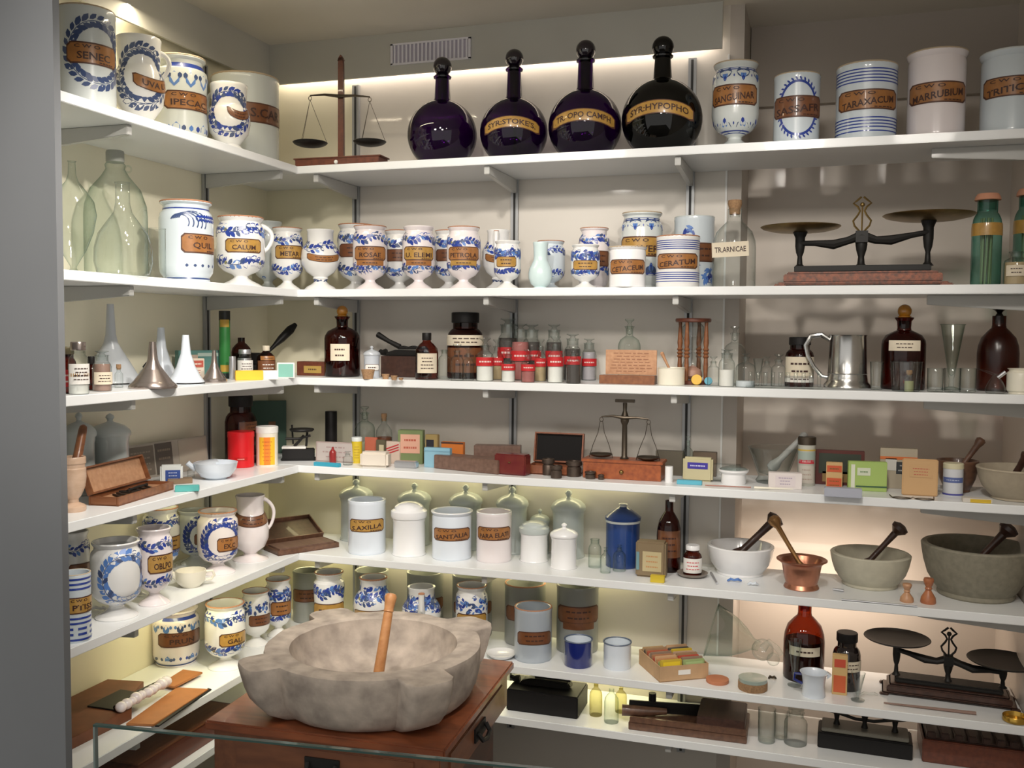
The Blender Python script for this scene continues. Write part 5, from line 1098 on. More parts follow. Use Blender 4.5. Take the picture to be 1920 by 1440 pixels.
def slab(t, W, dep, hb): MB().box((0, dep/2, hb*.9), (W*.9, dep*.8, hb*.5)).build('stone_slab', WDUSTY, t, bev=.001)
hinged_case(5, 'B', P0, P1, .12, .018, 1.15, 'open dark wooden case in the corner of the fifth shelf', WBRWN, WBRWN, None, WDARK, slab, lidh=.125)

# ---- fifth shelf, back wall
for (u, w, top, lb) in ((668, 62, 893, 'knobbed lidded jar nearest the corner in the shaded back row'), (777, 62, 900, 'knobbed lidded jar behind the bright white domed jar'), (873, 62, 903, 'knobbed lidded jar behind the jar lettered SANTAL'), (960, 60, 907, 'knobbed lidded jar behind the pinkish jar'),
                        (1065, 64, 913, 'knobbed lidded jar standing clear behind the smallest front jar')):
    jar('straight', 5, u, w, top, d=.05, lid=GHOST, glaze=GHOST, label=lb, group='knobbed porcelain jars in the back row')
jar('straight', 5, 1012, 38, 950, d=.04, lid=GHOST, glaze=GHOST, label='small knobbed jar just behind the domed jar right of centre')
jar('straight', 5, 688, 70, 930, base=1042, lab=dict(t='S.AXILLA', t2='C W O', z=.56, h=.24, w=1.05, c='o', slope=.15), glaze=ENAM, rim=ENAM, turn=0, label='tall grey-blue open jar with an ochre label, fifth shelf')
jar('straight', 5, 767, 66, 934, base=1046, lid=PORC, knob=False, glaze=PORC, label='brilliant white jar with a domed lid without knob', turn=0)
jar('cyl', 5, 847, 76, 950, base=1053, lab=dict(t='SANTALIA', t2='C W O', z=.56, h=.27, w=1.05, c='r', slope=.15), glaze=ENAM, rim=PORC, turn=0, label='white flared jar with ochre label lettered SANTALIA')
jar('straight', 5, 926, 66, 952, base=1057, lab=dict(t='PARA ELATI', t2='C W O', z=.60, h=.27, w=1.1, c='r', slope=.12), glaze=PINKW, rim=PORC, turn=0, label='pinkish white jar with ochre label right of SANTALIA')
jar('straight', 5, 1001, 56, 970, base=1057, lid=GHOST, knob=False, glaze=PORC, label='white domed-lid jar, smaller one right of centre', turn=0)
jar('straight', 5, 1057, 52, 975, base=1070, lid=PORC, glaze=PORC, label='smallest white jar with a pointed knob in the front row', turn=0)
bottle('widebottle', 5, 1115, 24, 1010, base=1066, mat_=CLEARG, label='little wide-mouthed glass left of the blue jar')
bottle('rx', 5, 1135, 19, 1026, base=1076, mat_=CLEARG, stopper='lens', label='slim little stoppered glass nearest the shelf edge')
bottle('rx', 5, 1161, 24, 1021, base=1073, mat_=CLEARG, stopper='lens', label='little stoppered glass in front of the blue jar')
P, h, r = place(5, 1167, 66, 938, None, .12)
t = thing('blue_lidded_jar', 'deep blue lidded jar with white band, fifth shelf', 'jar', P, 0)
NAVY = mat('deep_blue_glaze', (.015, .05, .20), .3, coat=.5)
MB().lathe([(0, 0), (r*.9, 0), (r*.95, .003), (r*.95, h*.70), (r*.98, h*.71), (0, h*.71)], 44).build('body', NAVY, t)
MB().lathe([(0, h*.71), (r*1.0, h*.71), (r*1.0, h*.745), (0, h*.746)], 44).build('white_band', GREYW, t)
MB().lathe([(0, h*.747), (r*1.0, h*.747), (r*1.02, h*.79), (r*.85, h*.83), (r*.5, h*.90), (r*.24, h*.95), (0, h*.95)], 44).build('lid', NAVY, t)
MB().lathe([(0, h*.95), (r*.22, h*.95), (r*.18, h*.97), (r*.27, h*.99), (r*.2, h), (0, h)], 24).build('knob', GREYW, t)
bottle('carboy', 5, 1253, 45, 937, d=.13, mat_=AMBERD, lab=dict(t=None, z=.40, h=.38, w=1.1, c='b', edge=False, rows=3), label='tall brown bottle with faded label beside the third upright')
pack(5, 1191, 1247, 1016, 1077, .045, (.22, .16, .09), 'weathered brown tin with a cream panel, fifth shelf', name='tin_box', cat='tin', bev=.006, face=[('cream_panel', .05, .45, .62, .55, (.50, .42, .24), (None, (.5, .25, .1), 3)), ('blue_edge', -.42, .45, .1, .5, (.15, .28, .32), None)], d=.245)
pack(5, 1219, 1245, 1080, 1093, .02, (.60, .45, .03), 'small yellow box at the shelf edge before the weathered tin', name='small_box')
P = onz(1298, 1080, Z[5]); s = dist(P)/F; P.z = Z[5]
o = MB().lathe([(0, .001), (12*s, 0), (25*s, .004), (29*s, .012), (28*s, .013), (22*s, .006), (0, .003)], 32).build('horn_dish', mat('grey_horn', (.22, .18, .15), .35, coat=.4), loc=P); tag(o, 'shallow grey-brown dish under the white-capped bottle', 'dish')
t = bottle('widebottle', 5, 1297, 33, 1011, base=1070, mat_=AMBER, cap=PORC, fill=cm((.25, .06, .02)), fh=.6, lab=dict(t=None, z=.38, h=.52, w=1.3, c='w', edge=False, rows=3, ink=cm((.6, .1, .12))), label='small amber bottle with a white cap and white label'); t.location = P+Vector((0, 0, .0045))
mortar('bigmortar', 5, 1387, 122, 1008, 1089, PORC, 'white mortar on the fifth shelf, smallest of the bowl-shaped ones', (1460, 968, .02), WDARK, plabel='dark pestle leaning right in the white mortar', pr=(.013, .018), ballend=True)
def shard(k, u, v, col, label, L=.03):
    P = onz(u, v, Z[k]); b = MB(); b.tube([(-L/2, 0, .004), (-L/4, .006, .008), (0, .004, .006), (L/4, -.002, .010), (L/2, .004, .004)], [.003, .0045, .0038, .005, .003], 8)
    o = b.build('china_fragment', col, loc=(P.x, P.y, Z[k]+.0005), rz=.2); return tag(o, label, 'ornament')
shard(5, 186, 1146, PORC, 'small white china spout lying before the wreathed jar, fifth left shelf', .05)
shard(5, 262, 1118, PORC, 'small white china spout beside the gold-labelled jar foot', .035)
shard(5, 1377, 1092, MIDBLUE, 'blue and white china piece before the white mortar', .042)
shard(5, 1412, 1099, ENAM, 'pale china piece right of the blue one')
rod(5, 1333, 1076, 1345, 1096, .0035, SILVER, 'small curved metal piece before the white mortar', name='metal_clip', cat='clip')
mortar('copper', 5, 1502, 92, 1037, 1113, COPPER, 'flared copper mortar on the fifth shelf', (1447, 968, .0), mat('brass_bronze', (.40, .22, .09), .35, metal=.8), plabel='bronze pestle leaning left out of the copper mortar', pr=(.008, .012), ballend=True)
mortar('bigmortar', 5, 1630, 142, 1021, 1113, STONEM, 'beige stoneware mortar right of the copper one', (1693, 984, .0), WDARK, plabel='dark ball-ended pestle in the beige stoneware mortar', pr=(.010, .016), ballend=True)
mortar('bigmortar', 5, 1828, 192, 1002, 1138, mat('grey_beige_stone', (.27, .25, .19), .75, noise_amt=.25, scale=60), 'largest stone mortar at the right of the fifth shelf', (1898, 985, .0), WDARK, plabel='dark pestle in the largest stone mortar', pr=(.012, .018), ballend=True)
def pawn(u, w, top, base, m, label):
    P, h, r = place(5, u, w, top, base)
    o = MB().lathe([(0, 0), (r*.95, 0), (r, h*.06), (r*.92, h*.22), (r*.5, h*.42), (r*.36, h*.50), (r*.48, h*.56), (r*.36, h*.62), (r*.55, h*.74), (r*.68, h*.88), (r*.60, h*.96), (0, h)], 24).build('wooden_stamp', m, loc=P); return tag(o, label, 'stamp')
pawn(1700, 25, 1090, 1131, WLIGHT, 'small pale turned wooden stamp before the mortars')
pawn(1740, 28, 1079, 1134, wood('orange_wood', (.46, .17, .07), (.32, .10, .04)), 'taller reddish turned wooden stamp before the largest mortar')
rod(5, 1578, 1126, 1720, 1139, .0026, SILVER, 'thin metal rod lying before the stoneware mortar', name='metal_rod')
rod(5, 1562, 1107, 1582, 1110, .004, SILVER, 'short metal piece between copper and stoneware mortars', name='metal_clip', cat='clip')

# ================================================================ sixth shelf, left wall
def kit():
    L = mat('tan_leather', (.42, .165, .05), .6, noise_amt=.15, scale=30); D = mat('brown_leather', (.20, .07, .03), .6, noise_amt=.3, scale=20)
    return L, D
Lr, Dr = kit()
t = thing('instrument_case', 'open tan leather instrument case holding a row of white pearls, sixth left shelf', 'case', (.155, -.93, Z[6]), 0)
def quad(name, pts, th, m, parent, z=0):
    b = MB(); n = len(pts); cx = parent.location
    for zz in (z, z+th):
        for (x, y) in pts: b.v.append((x-cx.x, y-cx.y, zz))
    b.face(range(n)); b.face([n+i for i in range(n)][::-1])
    for i in range(n): j = (i+1) % n; b.face((i, j, n+j, n+i))
    return b.build(name, m, parent, bev=.001)
def qp(z, *uv): return [(onz(u, v, Z[6]+z).x, onz(u, v, Z[6]+z).y) for u, v in uv]
quad('base', [(.018, -1.40), (.215, -1.40), (.235, -1.06), (.17, -.98), (.13, -.88), (.018, -.90)], .030, Dr, t)
quad('dark_tray', qp(.033, (163, 1324), (223, 1333), (268, 1300), (226, 1293)), .004, BLACK, t, .0305)
quad('front_flap', qp(.006, (236, 1357), (288, 1359), (391, 1292), (331, 1289)), .006, Lr, t, .001)
quad('flap_edge', qp(.002, (290, 1362), (298, 1362), (397, 1293), (390, 1291)), .004, BLACK, t, .0004)
quad('far_flap', qp(.012, (300, 1283), (343, 1256), (380, 1261), (326, 1289)), .006, Lr, t, .008)
b = MB(); A = onz(228, 1327, Z[6]+.042); B = onz(311, 1279, Z[6]+.042); RR = random.Random(3)
for i in range(10):
    q = A+(B-A)*(i/9); b.ball((q.x-.155+RR.uniform(-.003, .003), q.y+.93, .044), RR.uniform(.013, .019), 12, sz=.9)
b.build('pearl_row', PINKW, t)
b = MB(); n_ = Vector((-.016, -.006, 0)); b.tube([A-Vector((.155, -.93, Z[6]))+n_, (A+B)/2-Vector((.155, -.93, Z[6]))+n_+Vector((0, 0, .006)), B-Vector((.155, -.93, Z[6]))+n_], .007, 8); b.build('black_rod', BLACK, t)
jar('shoulder', 6, 331, 84, 1128, base=1254, side='L', deco='crest+dots+baseline', lab=dict(t='PRUN', t2='C W O', z=.52, h=.26, w=1.1, c='b', th=.1), turn=10, glaze=PINKW, label='large jar with a dark brown label behind the leather case')
jar('footed', 6, 423, 74, 1120, base=1262, side='L', deco='band', lab=dict(t='GALI', t2='C W O', z=.50, h=.20, w=.8, c='o', th=.3), turn=12, glaze=WHITE, rim=TERRA, label='footed jar with a gold label lettered GALI near the stone mortar')
jar('footed', 6, 480, 52, 1100, d=.20, side='L', deco='garland', lab=dict(t=None, z=.50, h=.20, w=.9, c='b', th=.2), turn=12, glaze=WHITE, rim=TERRA, label='footed jar with a plain brown label second from the gold-lettered one')
jar('footed', 6, 522, 48, 1078, d=.22, side='L', deco='garland+bandshort', lab=dict(t=None, z=.52, h=.24, w=.9, c='r', th=.1), turn=12, glaze=WHITE, rim=TERRA, label='leafy jar closest to the corner on the sixth left shelf')
# ---- sixth shelf, back wall
SHD = mat('shaded_glaze', (.27, .28, .26), .4, coat=.3)  # glaze colour darkened to stand for the backlit shade on these jars
jar('straight', 6, 577, 54, 1062, d=.10, lab=dict(t=None, z=.55, h=.25, w=1.3, c='b'), glaze=SHD, label='shaded grey jar with a brown label in the sixth shelf corner')
jar('waist', 6, 617, 58, 1064, d=.21, deco='bandtop+bandshort', lab=dict(t=None, z=.42, h=.22, w=1.3, c='o', rows=1), turn=0, glaze=WHITE, rim=TERRA, label='leafy waisted jar first behind the stone mortar')
jar('straight', 6, 697, 62, 1060, d=.065, glaze=SHD, label='tall shaded jar behind the round-bellied leafy one')
jar('globe', 6, 700, 74, 1072, d=.21, deco='garland+bandtop', lab=dict(t=None, z=.45, h=.16, w=1.2, c='o', rows=1), turn=0, glaze=WHITE, rim=TERRA, label='round-bellied leafy jar behind the wooden pestle')
jar('straight', 6, 797, 68, 1062, d=.065, lab=dict(t=None, z=.5, h=.2, w=1.2, c='b'), glaze=SHD, label='tall shaded jar behind the spouted leafy ewer')
jar('globe', 6, 790, 74, 1089, d=.22, deco='garland+bandtop+bandshort', spout=-pi/2, turn=0, glaze=WHITE, label='leafy white ewer with a spout facing out, behind the stone mortar', cat='ewer', name='syrup_ewer')
jar('straight', 6, 885, 74, 1066, d=.065, lab=dict(t=None, z=.5, h=.2, w=1.2, c='b'), glaze=SHD, label='tall shaded jar behind the small leafy one right of the ewer')
jar('footed', 6, 884, 60, 1088, d=.21, deco='garland', lab=dict(t=None, z=.50, h=.22, w=1.1, c='o', rows=1), turn=0, glaze=WHITE, rim=TERRA, label='small leafy jar with gold label right of the ewer')
jar('straight', 6, 984, 76, 1082, d=.07, lab=dict(t=None, z=.55, h=.25, w=1.2, c='b'), glaze=SHD, rim=TERRA, label='tall shaded jar behind the blue-grey open jar, sixth shelf')
jar('straight', 6, 1082, 78, 1084, d=.09, lab=dict(t=None, z=.60, h=.26, w=1.2, c='b'), lab2=dict(t=None, z=.43, h=.10, w=.8, c='b', edge=False, rows=0), glaze=SHD, label='tall shaded jar with dark label behind the blue enamel mug')
jar('straight', 6, 999, 70, 1126, base=1245, lab=dict(t=None, z=.48, h=.25, w=1.05, c='b', arc=.02), glaze=mat('blue_grey_glaze', (.42, .47, .53), .3, coat=.5), rim=TERRA, turn=6, label='blue-grey open jar with a brown label, front of sixth shelf')
def mug(u, w, top, base, m, mi, label, hs=1):
    P, h, r = place(6, u, w, top, base)
    t = thing('enamel_mug', label, 'mug', P, facing(P, 0))
    MB().lathe([(0, 0), (r*.93, 0), (r*.97, .003), (r*.97, h*.97), (r*.90, h*.97), (0, h*.969)][:5]+[(r*.93, h*.97), (r*.93, .01), (0, .01)], 44).build('body', m, t)
    MB().lathe([(r*.925, h*.96), (r*.925, .011), (0, .0105)], 44).build('inner_enamel', mi, t)
    MB().tube([(r*.98*cos(i*pi/20), r*.98*sin(i*pi/20), h*.975) for i in range(40)], .0022, 6, closed=True).build('rim', mat('blue_rim', (.10, .14, .22), .3, coat=.5), t)
    a = radians(hs); MB().tube([(r*.95*cos(a), r*.95*sin(a), h*.8), (r*1.5*cos(a), r*1.5*sin(a), h*.78), (r*1.6*cos(a), r*1.6*sin(a), h*.5), (r*.95*cos(a), r*.95*sin(a), h*.25)], .005, 8).build('handle', m, t)
    return t
mug(1084, 54, 1188, 1255, COBG, ENAM, 'dark blue enamel mug with a pale inside', 90)
mug(1157, 53, 1193, 1259, ENAM, ENAM, 'pale grey-blue enamel mug beside the dark blue one', 100)
P = at(6, 940, .255); o = MB().lathe([(0, .002), (.030, 0), (.040, .006), (.048, .014), (.050, .016), (.045, .013), (.03, .006), (0, .005)], 36).build('white_dish', PORC, loc=P); tag(o, 'shallow white dish between the stone mortar and the blue-grey jar', 'dish')
# drawer of packets
P0 = onz(1237, 1280, Z[6]); P1 = onz(1328, 1272, Z[6]); P0.z = P1.z = Z[6]; v = P1-P0; W = v.length; rz = math.atan2(v.y, v.x); DP = .17
t = thing('card_tray', 'cardboard tray filled with herb packets on the sixth shelf', 'tray', (P0+P1)/2, rz)
CB = mat('tan_cardboard', (.56, .36, .20), .8, noise_amt=.15, scale=30); b = MB(); hh = .048
b.box((0, DP/2, .0015), (W, DP, .003)); b.box((0, .0015, hh/2), (W, .003, hh)); b.box((0, DP-.0015, hh/2), (W, .003, hh))
for x in (-W/2+.0015, W/2-.0015): b.box((x, DP/2, hh/2), (.003, DP-.006, hh))
b.build('tray_walls', CB, t); MB().box((0, -.001, hh*.55), (W*.25, .0015, hh*.3)).build('label_holder', PAPERW, t)
tray = t; PC = [(.55, .40, .04), (.34, .42, .18), (.52, .26, .12), (.60, .38, .22), (.50, .08, .05), (.42, .20, .10), (.30, .20, .14), (.50, .34, .24), (.45, .12, .06), (.36, .22, .12), (.10, .09, .08), (.44, .30, .16)]
cn = ['yellow', 'pale green', 'orange-tan', 'buff', 'red', 'rust', 'brown', 'beige', 'brick red', 'tan', 'black', 'ochre']
M3 = Matrix.Translation(t.location) @ Matrix.Rotation(rz, 4, 'Z')
for i in range(12):
    for sgn in (-1, 1):
        j = i if sgn < 0 else (i*5+1) % 12; w_ = W*.44; h_ = .050+.004*((i*7+sgn) % 3)
        b = MB(); b.box((0, 0, h_/2), (w_, .010, h_)); 
        o = b.build('herb_packet', cm(PC[j], .7), bev=.002); p = M3 @ Vector((sgn*W*.235, .011+i*.0128, .0045)); o.location = p; o.rotation_euler = (-.12, 0, rz)
        row = ['front', 'second', 'third', 'fourth', 'fifth', 'sixth', 'seventh', 'eighth', 'ninth', 'tenth', 'eleventh', 'rearmost'][i]
        tag(o, f"{cn[j]} paper packet in the tray, {'left' if sgn < 0 else 'right'} column, {row} from the front" if i not in (0, 11) else f"{cn[j]} paper packet at the {row} of the tray, {'left' if sgn < 0 else 'right'} column", 'packet', 'herb packets in the cardboard tray')
        if i == 0:
            b = MB(); b.box((0, -.0058, h_*.72), (w_*.8, .0012, h_*.38)); b.build('oval_ticket', cm((.78, .58, .03) if sgn < 0 else (.42, .55, .25)), o, bev=.003)
# great glass retort lying on its ring
P = at(6, 1396, .075); t = thing('glass_alembic', 'large tilted clear glass alembic head behind the cork ring, sixth shelf', 'alembic', P, 0)
s = dist(P)/F
b = MB(); pr = [(50*s, 0), (49*s, .005), (45*s, .03), (37*s, .07), (25*s, .105), (11*s, .135), (9*s, .155)]; b.lathe(pr, 40)
M = Matrix.Translation((-62*s, 0, 62*s)) @ Matrix.Rotation(radians(104), 4, 'Y'); b.v = [tuple(M @ Vector(v)) for v in b.v]
b.tube([tuple(M @ Vector((50*s*cos(i*pi/20), 50*s*sin(i*pi/20), 0))) for i in range(40)], .0022, 6, closed=True)
b.build('bell', CLEARG, t); zl = min(v[2] for v in b.v)
b = MB(); b.ball((32*s, 0, 34*s), 20*s, 22); b.ball((52*s, -.01, 20*s), 12*s, 18); b.tube([(32*s, 0, 36*s), (44*s, 0, 50*s), (58*s, 0, 40*s), (66*s, -.01, 30*s)], [8*s, 6*s, 5*s, 5*s], 10); b.build('bulbs', CLEAR, t)
for ch in t.children:
    ch.location.z = max(0, -zl)*1.0
P, h, r = place(6, 1345, 42, 1263, 1286)
o = MB().lathe([(0, 0), (r*.96, 0), (r, .002), (r, h*.8), (r*.92, h*.86), (0, h*.8)], 32).build('cork_ring', cm((.52, .20, .10), .7), loc=P); tag(o, 'flat terracotta-coloured round box left of the cork-sided dish', 'box')
P, h, r = place(6, 1411, 54, 1258, 1301)
t = thing('cork_sided_dish', 'round cork-sided dish with a glassy top, sixth shelf', 'dish', P, 0)
MB().lathe([(0, 0), (r*.96, 0), (r, .003), (r, h*.62), (0, h*.62)], 36).build('cork_body', CORK, t); MB().lathe([(0, h*.63), (r*.98, h*.63), (r*.98, h*.88), (r*.9, h*.9), (0, h*.8)], 36).build('glass_top', mat('greenish_resin', (.33, .40, .36), .15, coat=.6), t)
bottle('carboy', 6, 1506, 74, 1128, base=None, d=.12, mat_=AMBER, fill=cm((.03, .012, .008)), fh=.52, lab=dict(t=None, z=.42, h=.12, w=.8, c='p', edge=False, rows=1), label='big amber bottle at the sixth shelf behind the enamel jug')
beaker(6, 1489, 26, 1196, base=1290, label='tall footed measuring glass before the big amber bottle', foot=True, name='measuring_glass', cat='measure')
P, h, r = place(6, 1525, 46, 1252, 1312)
t = thing('measuring_jug', 'small pale blue enamel measuring jug at the front, sixth shelf', 'jug', P, facing(P))
MB().lathe([(0, 0), (r*.88, 0), (r*.92, .003), (r*.86, h*.5), (r*.95, h*.85), (r*1.12, h), (r*1.05, h), (r*.85, h*.85), (r*.8, h*.5), (r*.82, .008), (0, .008)], 40).build('body', ENAM, t)
MB().prism([(0, 0), (r*.34, .012), (0, .02)], -r*.22, r*.22).build('lip', ENAM, t).location = (r*1.02, 0, h-.016)
MB().tube([(-r*.95, 0, h*.85), (-r*1.5, 0, h*.85), (-r*1.55, 0, h*.6), (-r*.9, 0, h*.45)], .0045, 8).build('handle', COBG, t)
bottle('widebottle', 6, 1586, 50, 1183, base=None, d=.17, mat_=mat('black_brown_glass', (.012, .008, .008), .12, coat=.8), cap=BLACK, lab=dict(t=None, z=.48, h=.2, w=1.0, c='p', edge=False, rows=2, th=.4), label='squat black bottle with black cap behind the orange carton')
pack(6, 1560, 1587, 1229, 1296, .02, (.62, .42, .18), 'narrow orange and cream carton before the black bottle', face=[('red_panel', 0, .80, .74, .2, (.55, .08, .04), None), ('orange_panel', 0, .28, .8, .42, (.60, .12, .04), None)], d=.24)
beaker(6, 1608, 26, 1257, base=1318, label='small stemmed glass right of the orange carton', foot=True, name='stemmed_glass', cat='glass')
shard(6, 1630, 1306, CLEAR, 'clear glass fragment beside the stemmed glass', .05); shard(6, 1448, 1275, BRONZE, 'small dark metal piece right of the cork-sided dish', .022)
counter_scale(6, 1776, None, 236, None, 'dark counter scale with black pans on the sixth shelf', WDARK, IRON, IRON, d=.15, rz=-.05, pans=[(-90, 1207, 60), (92, 1227, 62)], orn=1177)
rod(6, 1657, 1321, 1830, 1341, .0022, cm((.25, .16, .13)), 'dark tipped thin rod lying before the dark scale', name='stirring_rod', r1=.005)
P, h, r = place(6, 1903, 44, 1332, 1360)
o = MB().lathe([(0, 0), (r*.9, 0), (r, .003), (r*1.0, h*.8), (r*.96, h*.9), (r*.85, h*.3), (0, .005)], 32).build('brass_dish', mat('yellow_brass', (.52, .32, .06), .25, metal=.8), loc=P); tag(o, 'low yellow brass dish at the right edge of the sixth shelf', 'dish')

# ================================================================ bottom shelf
P = at(7, 1015, .18); s = dist(P)/F
t = pack(7, 948, 1082, 1300, 1338, .14, None, 'black block carrying an iron press near the wooden stand', name='iron_block', cat='block', mat_=BLACK, d=.27, bev=.004)
wd, dp, h = DIM[t.name]; press(t.location+Vector((-.01, dp*.5, h+.0005)), 0, .17, 'black iron toothed press on the block, bottom shelf', .03)
YG = dict(group='yellowish empty medicine bottles')
bottle('rx', 7, 1117, 24, 1280, base=1345, mat_=YELG, label='yellowish bottle left in the trio on the bottom shelf', **YG)
bottle('rx', 7, 1146, 27, 1290, base=1359, mat_=CLEARG, label='pale green bottle in front of the yellowish trio', **YG)
bottle('rx', 7, 1164, 22, 1287, d=.16, mat_=YELG, label='yellowish bottle behind the pale green one', **YG)
# plane-like cutting board
P0 = onz(1178, 1368, Z[7]); P1 = onz(1400, 1396, Z[7]); P0.z = P1.z = Z[7]
t = thing('cutting_board', 'dark wooden herb cutter board with a lever blade, bottom shelf', 'cutter', (P0+P1)/2, math.atan2((P1-P0).y, (P1-P0).x)); W = (P1-P0).length
b = MB(); b.box((0, .095, .012), (W, .19, .024)); b.box((0, .006, .032), (W*.98, .012, .018)); b.build('board', WBRWN, t, bev=.002)
b = MB(); b.box((W*.28, .09, .045), (W*.4, .16, .038)); b.build('side_block', WDARK, t, bev=.003)
b = MB(); b.tube([(-W*.58, .05, .040), (-W*.40, .06, .040), (-W*.2, .08, .04)], [.018, .016, .010], 12); b.build('lever_handle', WBRWN, t)
b = MB(); b.box((-W*.12, .10, .045), (.30, .006, .035), rz=.25, ry=.05); b.tube([(-W*.33, .09, .03), (-W*.33, .09, .09)], .012, 12); b.build('blade', IRON, t)
beaker(7, 1437, 32, 1322, d=.24, label='plain glass cylinder first right of the herb cutter', group='glass vessels on the bottom shelf')
beaker(7, 1464, 24, 1330, d=.20, label='narrow glass cylinder between two wider ones', group='glass vessels on the bottom shelf')
bottle('widebottle', 7, 1491, 42, 1326, base=1402, mat_=CLEAR, stopper='lens', label='wide stoppered glass jar left of the small scale', group='glass vessels on the bottom shelf')
P = at(7, 1620, .19); s = dist(P)/F
t = thing('table_scale', 'small scale on a black slab at the bottom shelf', 'scale', P, -.03); W = 165*s
MB().box((0, 0, 15*s), (W, .10, 30*s)).build('black_slab', BLACK, t, bev=.003); MB().box((0, .0, 34*s), (W*.92, .085, 7*s)).build('grey_plate', mat('grey_stone_plate', (.18, .17, .14), .5), t, bev=.002)
for x in (-.30*W, 0, .32*W): MB().lofty((x, 0, 38*s), (x, 0, 66*s), [(.010, 0), (.006, .3), (.008, .6), (.012, 1)], 12).build('post', IRON, t)
for x in (-.28*W, .30*W): MB().lathe([(0, 66*s), (30*s, 68*s), (38*s, 74*s), (37*s, 76*s), (0, 70*s)], 30, o=(x, 0, 0)).build('pan', BRONZE, t)
MB().tube([(-.3*W, 0, 60*s), (-.1*W, 0, 52*s), (.1*W, 0, 52*s), (.32*W, 0, 60*s)], .005, 8).build('beam', IRON, t)
t = pack(7, 1738, 1935, 1400, 1446, .16, None, 'reddish wooden box with carved top at the bottom right corner', name='wooden_box', mat_=WMAHO, d=.24, bev=.003)
wd, dp, h = DIM[t.name]; b = MB()
for i in range(8): b.box((-wd*.42+i*wd*.12, dp*.45, h+.012), (wd*.08, dp*.8, .022))
b.box((0, dp*.5, h+.004), (wd*.96, dp*.92, .006)); b.build('weight_rack', WDARK, t, bev=.003)
t = thing('wooden_case', 'long reddish case on the bottom left shelf behind the glass barrier', 'case', (.16, -.86, Z[7]), 0)
quad('body', [(.04, -1.10), (.29, -1.10), (.29, -.62), (.04, -.62)], .05, WMAHO, t); quad('top_panel', [(.06, -1.08), (.27, -1.08), (.27, -.64), (.06, -.64)], .006, WMED, t, .0505)
t = thing('leather_roll', 'brown leather folder at the left end of the bottom shelf', 'folder', (.16, -1.28, Z[7]), 0)
quad('body', [(.05, -1.45), (.27, -1.44), (.26, -1.14), (.06, -1.15)], .022, Dr, t)

# ================================================================ stone mortar on its wooden stand
ZT = .80
t = thing('wooden_stand', 'reddish wooden drawer stand carrying the great stone mortar', 'stand', (.935, -1.01, 0), radians(3))
RW = mat('polished_redwood', (.30, .085, .03), .35, coat=.3, noise_amt=1, scale=5, col2=(.16, .045, .018), stretch=(2, 10, 8)); RW2 = mat('side_redwood', (.24, .085, .035), .4, coat=.2, noise_amt=1, scale=5, col2=(.14, .045, .02), stretch=(8, 2, 8))
MB().box((0, 0, ZT-.011), (.590, .590, .022)).build('top', RW, t, bev=.004)
MB().box((0, 0, ZT-.072), (.560, .560, .099)).build('case', RW2, t, bev=.003)
MB().box((0, 0, .336), (.50, .50, .672)).build('pedestal', wood('dark_redwood', (.10, .035, .02), (.05, .02, .012)), t, bev=.003)
for a, rr in ((0, .281), (-pi/2, .281)):
    d = MB().box((0, 0, 0), (.006, .44, .070)).build('drawer_front', RW2, t, bev=.002); d.location = (rr*cos(a), rr*sin(a), ZT-.075); d.rotation_euler.z = a
    p = MB(); p.box((.005, 0, 0), (.006, .085, .034)); p.tube([(.010, -.034, .006), (.022, -.030, -.012), (.024, 0, -.018), (.022, .030, -.012), (.010, .034, .006)], .006, 8); p.build('drop_pull', BLACK, d, bev=0)
# mortar body
MC0 = Vector((.962, -1.055, ZT)); H = .137; R0 = .266
t = thing('stone_mortar', 'great round stone mortar with four lugs on the wooden stand', 'mortar', MC0, 0)
LUG = [radians(x) for x in (-40, -130, -220, 54)]
def bump(th):
    v = 0
    for a in LUG:
        d = abs((th-a+pi) % (2*pi)-pi); w = radians(11.5)
        v = max(v, max(0, 1-(d/w)**6)**.5 if d < w else 0)
    return v
b = MB(); NT = 144
lev = [(.78, 0, .04), (.85, .03, .08), (.915, .15, .14), (.96, .35, .19), (.985, .6, .225), (.995, .8, .24), (1.0, .93, .25), (.995, .985, .245), (.97, 1.0, .22)]
rows = []
for (rf, zf, lf) in lev:
    row = []
    for i in range(NT):
        th = 2*pi*i/NT; r = R0*(rf+lf*bump(th)); z = H*zf
        n = noise.noise(Vector((cos(th)*r*14, sin(th)*r*14, z*16)))*.0022+noise.noise(Vector((cos(th)*r*45, sin(th)*r*45, z*45)))*.0015
        row.append(len(b.v)); b.v.append(((r+n)*cos(th), (r+n)*sin(th), z+(n*.8 if zf > .9 else 0)))
    rows.append(row)
for (rf, zf) in ((.86, 1.0), (.80, .995), (.775, .97), (.765, .85), (.73, .6), (.64, .38), (.48, .24), (.28, .18), (.1, .165)):
    row = []
    for i in range(NT):
        th = 2*pi*i/NT; r = R0*rf; n = noise.noise(Vector((cos(th)*r*20, sin(th)*r*20, zf*3)))*.0014
        row.append(len(b.v)); b.v.append(((r+n)*cos(th), (r+n)*sin(th), H*zf+n))
    rows.append(row)
c0 = len(b.v); b.v.append((0, 0, H*.163)); c1 = len(b.v); b.v.append((0, 0, 0))
for A, B in zip(rows, rows[1:]):
    for i in range(NT): j = (i+1) % NT; b.face((A[i], A[j], B[j], B[i]))
for i in range(NT): j = (i+1) % NT; b.face((rows[-1][i], rows[-1][j], c0)); b.face((rows[0][j], rows[0][i], c1))
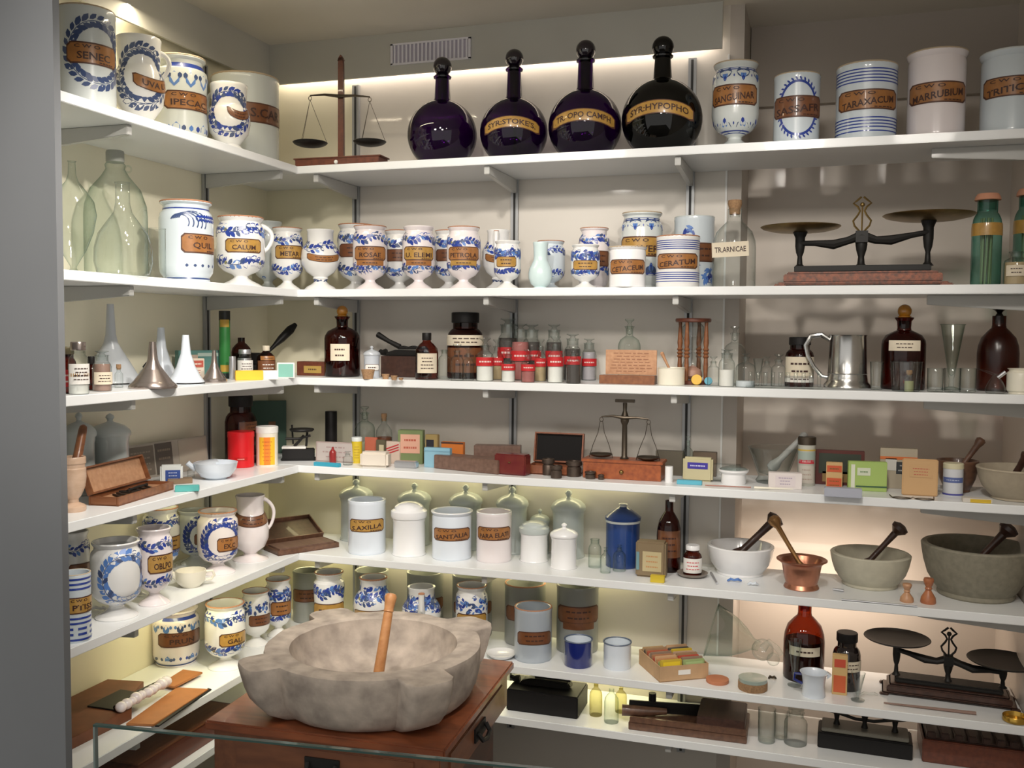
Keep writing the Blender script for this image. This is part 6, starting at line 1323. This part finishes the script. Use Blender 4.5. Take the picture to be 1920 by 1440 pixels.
b.build('bowl', STONE, t, ang=48)
A = onz(709, 1268, ZT+H*.50); A = Vector((A.x, A.y, ZT+H*.50)); B = ony(734, 1112, A.y+.06); d = (B-A).normalized()
# slide the foot of the pestle down to the bowl's floor
for q in range(80):
    A2 = A-d*.002; rr = math.hypot(A2.x-MC0.x, A2.y-MC0.y)/R0
    zf = .17 if rr < .28 else .17+(rr-.28)/.2*.07 if rr < .48 else .24+(rr-.48)/.16*.14 if rr < .64 else .38+(rr-.64)/.09*.22
    if A2.z-.010 < ZT+H*zf+.006: break
    A = A2
s = .30/.30; L = (B-A).length
o = MB().lofty((0, 0, 0), B-A, [(.006, 0), (.0125, .01), (.0135, .1), (.0125, .5), (.0115, .78), (.0105, .80), (.013, .81), (.0115, .825), (.0135, .90), (.0155, .96), (.012, .99), (.004, 1)], 20).build('wooden_pestle', wood('orange_pestle_wood', (.62, .30, .12), (.48, .20, .07)), loc=A); tag(o, 'orange-brown turned wooden pestle standing in the great stone mortar', 'pestle')
# glass barrier
P0 = onz(177, 1357, .93); P1 = onz(1010, 1439, .93); v = (P1-P0).normalized(); P1 = P0+v*1.25; c = (P0+P1)/2
t = thing('glass_barrier', 'low glass barrier with a dark green edge in the foreground', 'barrier', (c.x, c.y, 0), math.atan2(v.y, v.x))
PANE = glass('barrier_glass', (.97, .985, .98), (.85, .92, .90), 1.0)
EDG = mat('green_glass_edge', (.05, .10, .09), .15, coat=.8)
LL = (P1-P0).length
b = MB(); b.v = [(-LL/2+.003, 0, .03), (LL/2-.003, 0, .03), (LL/2-.003, 0, .926), (-LL/2+.003, 0, .926)]; b.f = [(0, 1, 2, 3)]; b.m = [0]; b.build('pane', PANE, t, smooth=False)
MB().box((0, 0, .928), (LL, .010, .004)).build('polished_top_edge', EDG, t); MB().box((-LL/2+.002, 0, .477), (.004, .010, .897)).build('polished_side_edge', mat('green_grey_edge', (.22, .28, .27), .15, coat=.8), t)
MB().box((0, 0, .014), (LL, .03, .028)).build('floor_rail', PEWTER, t)
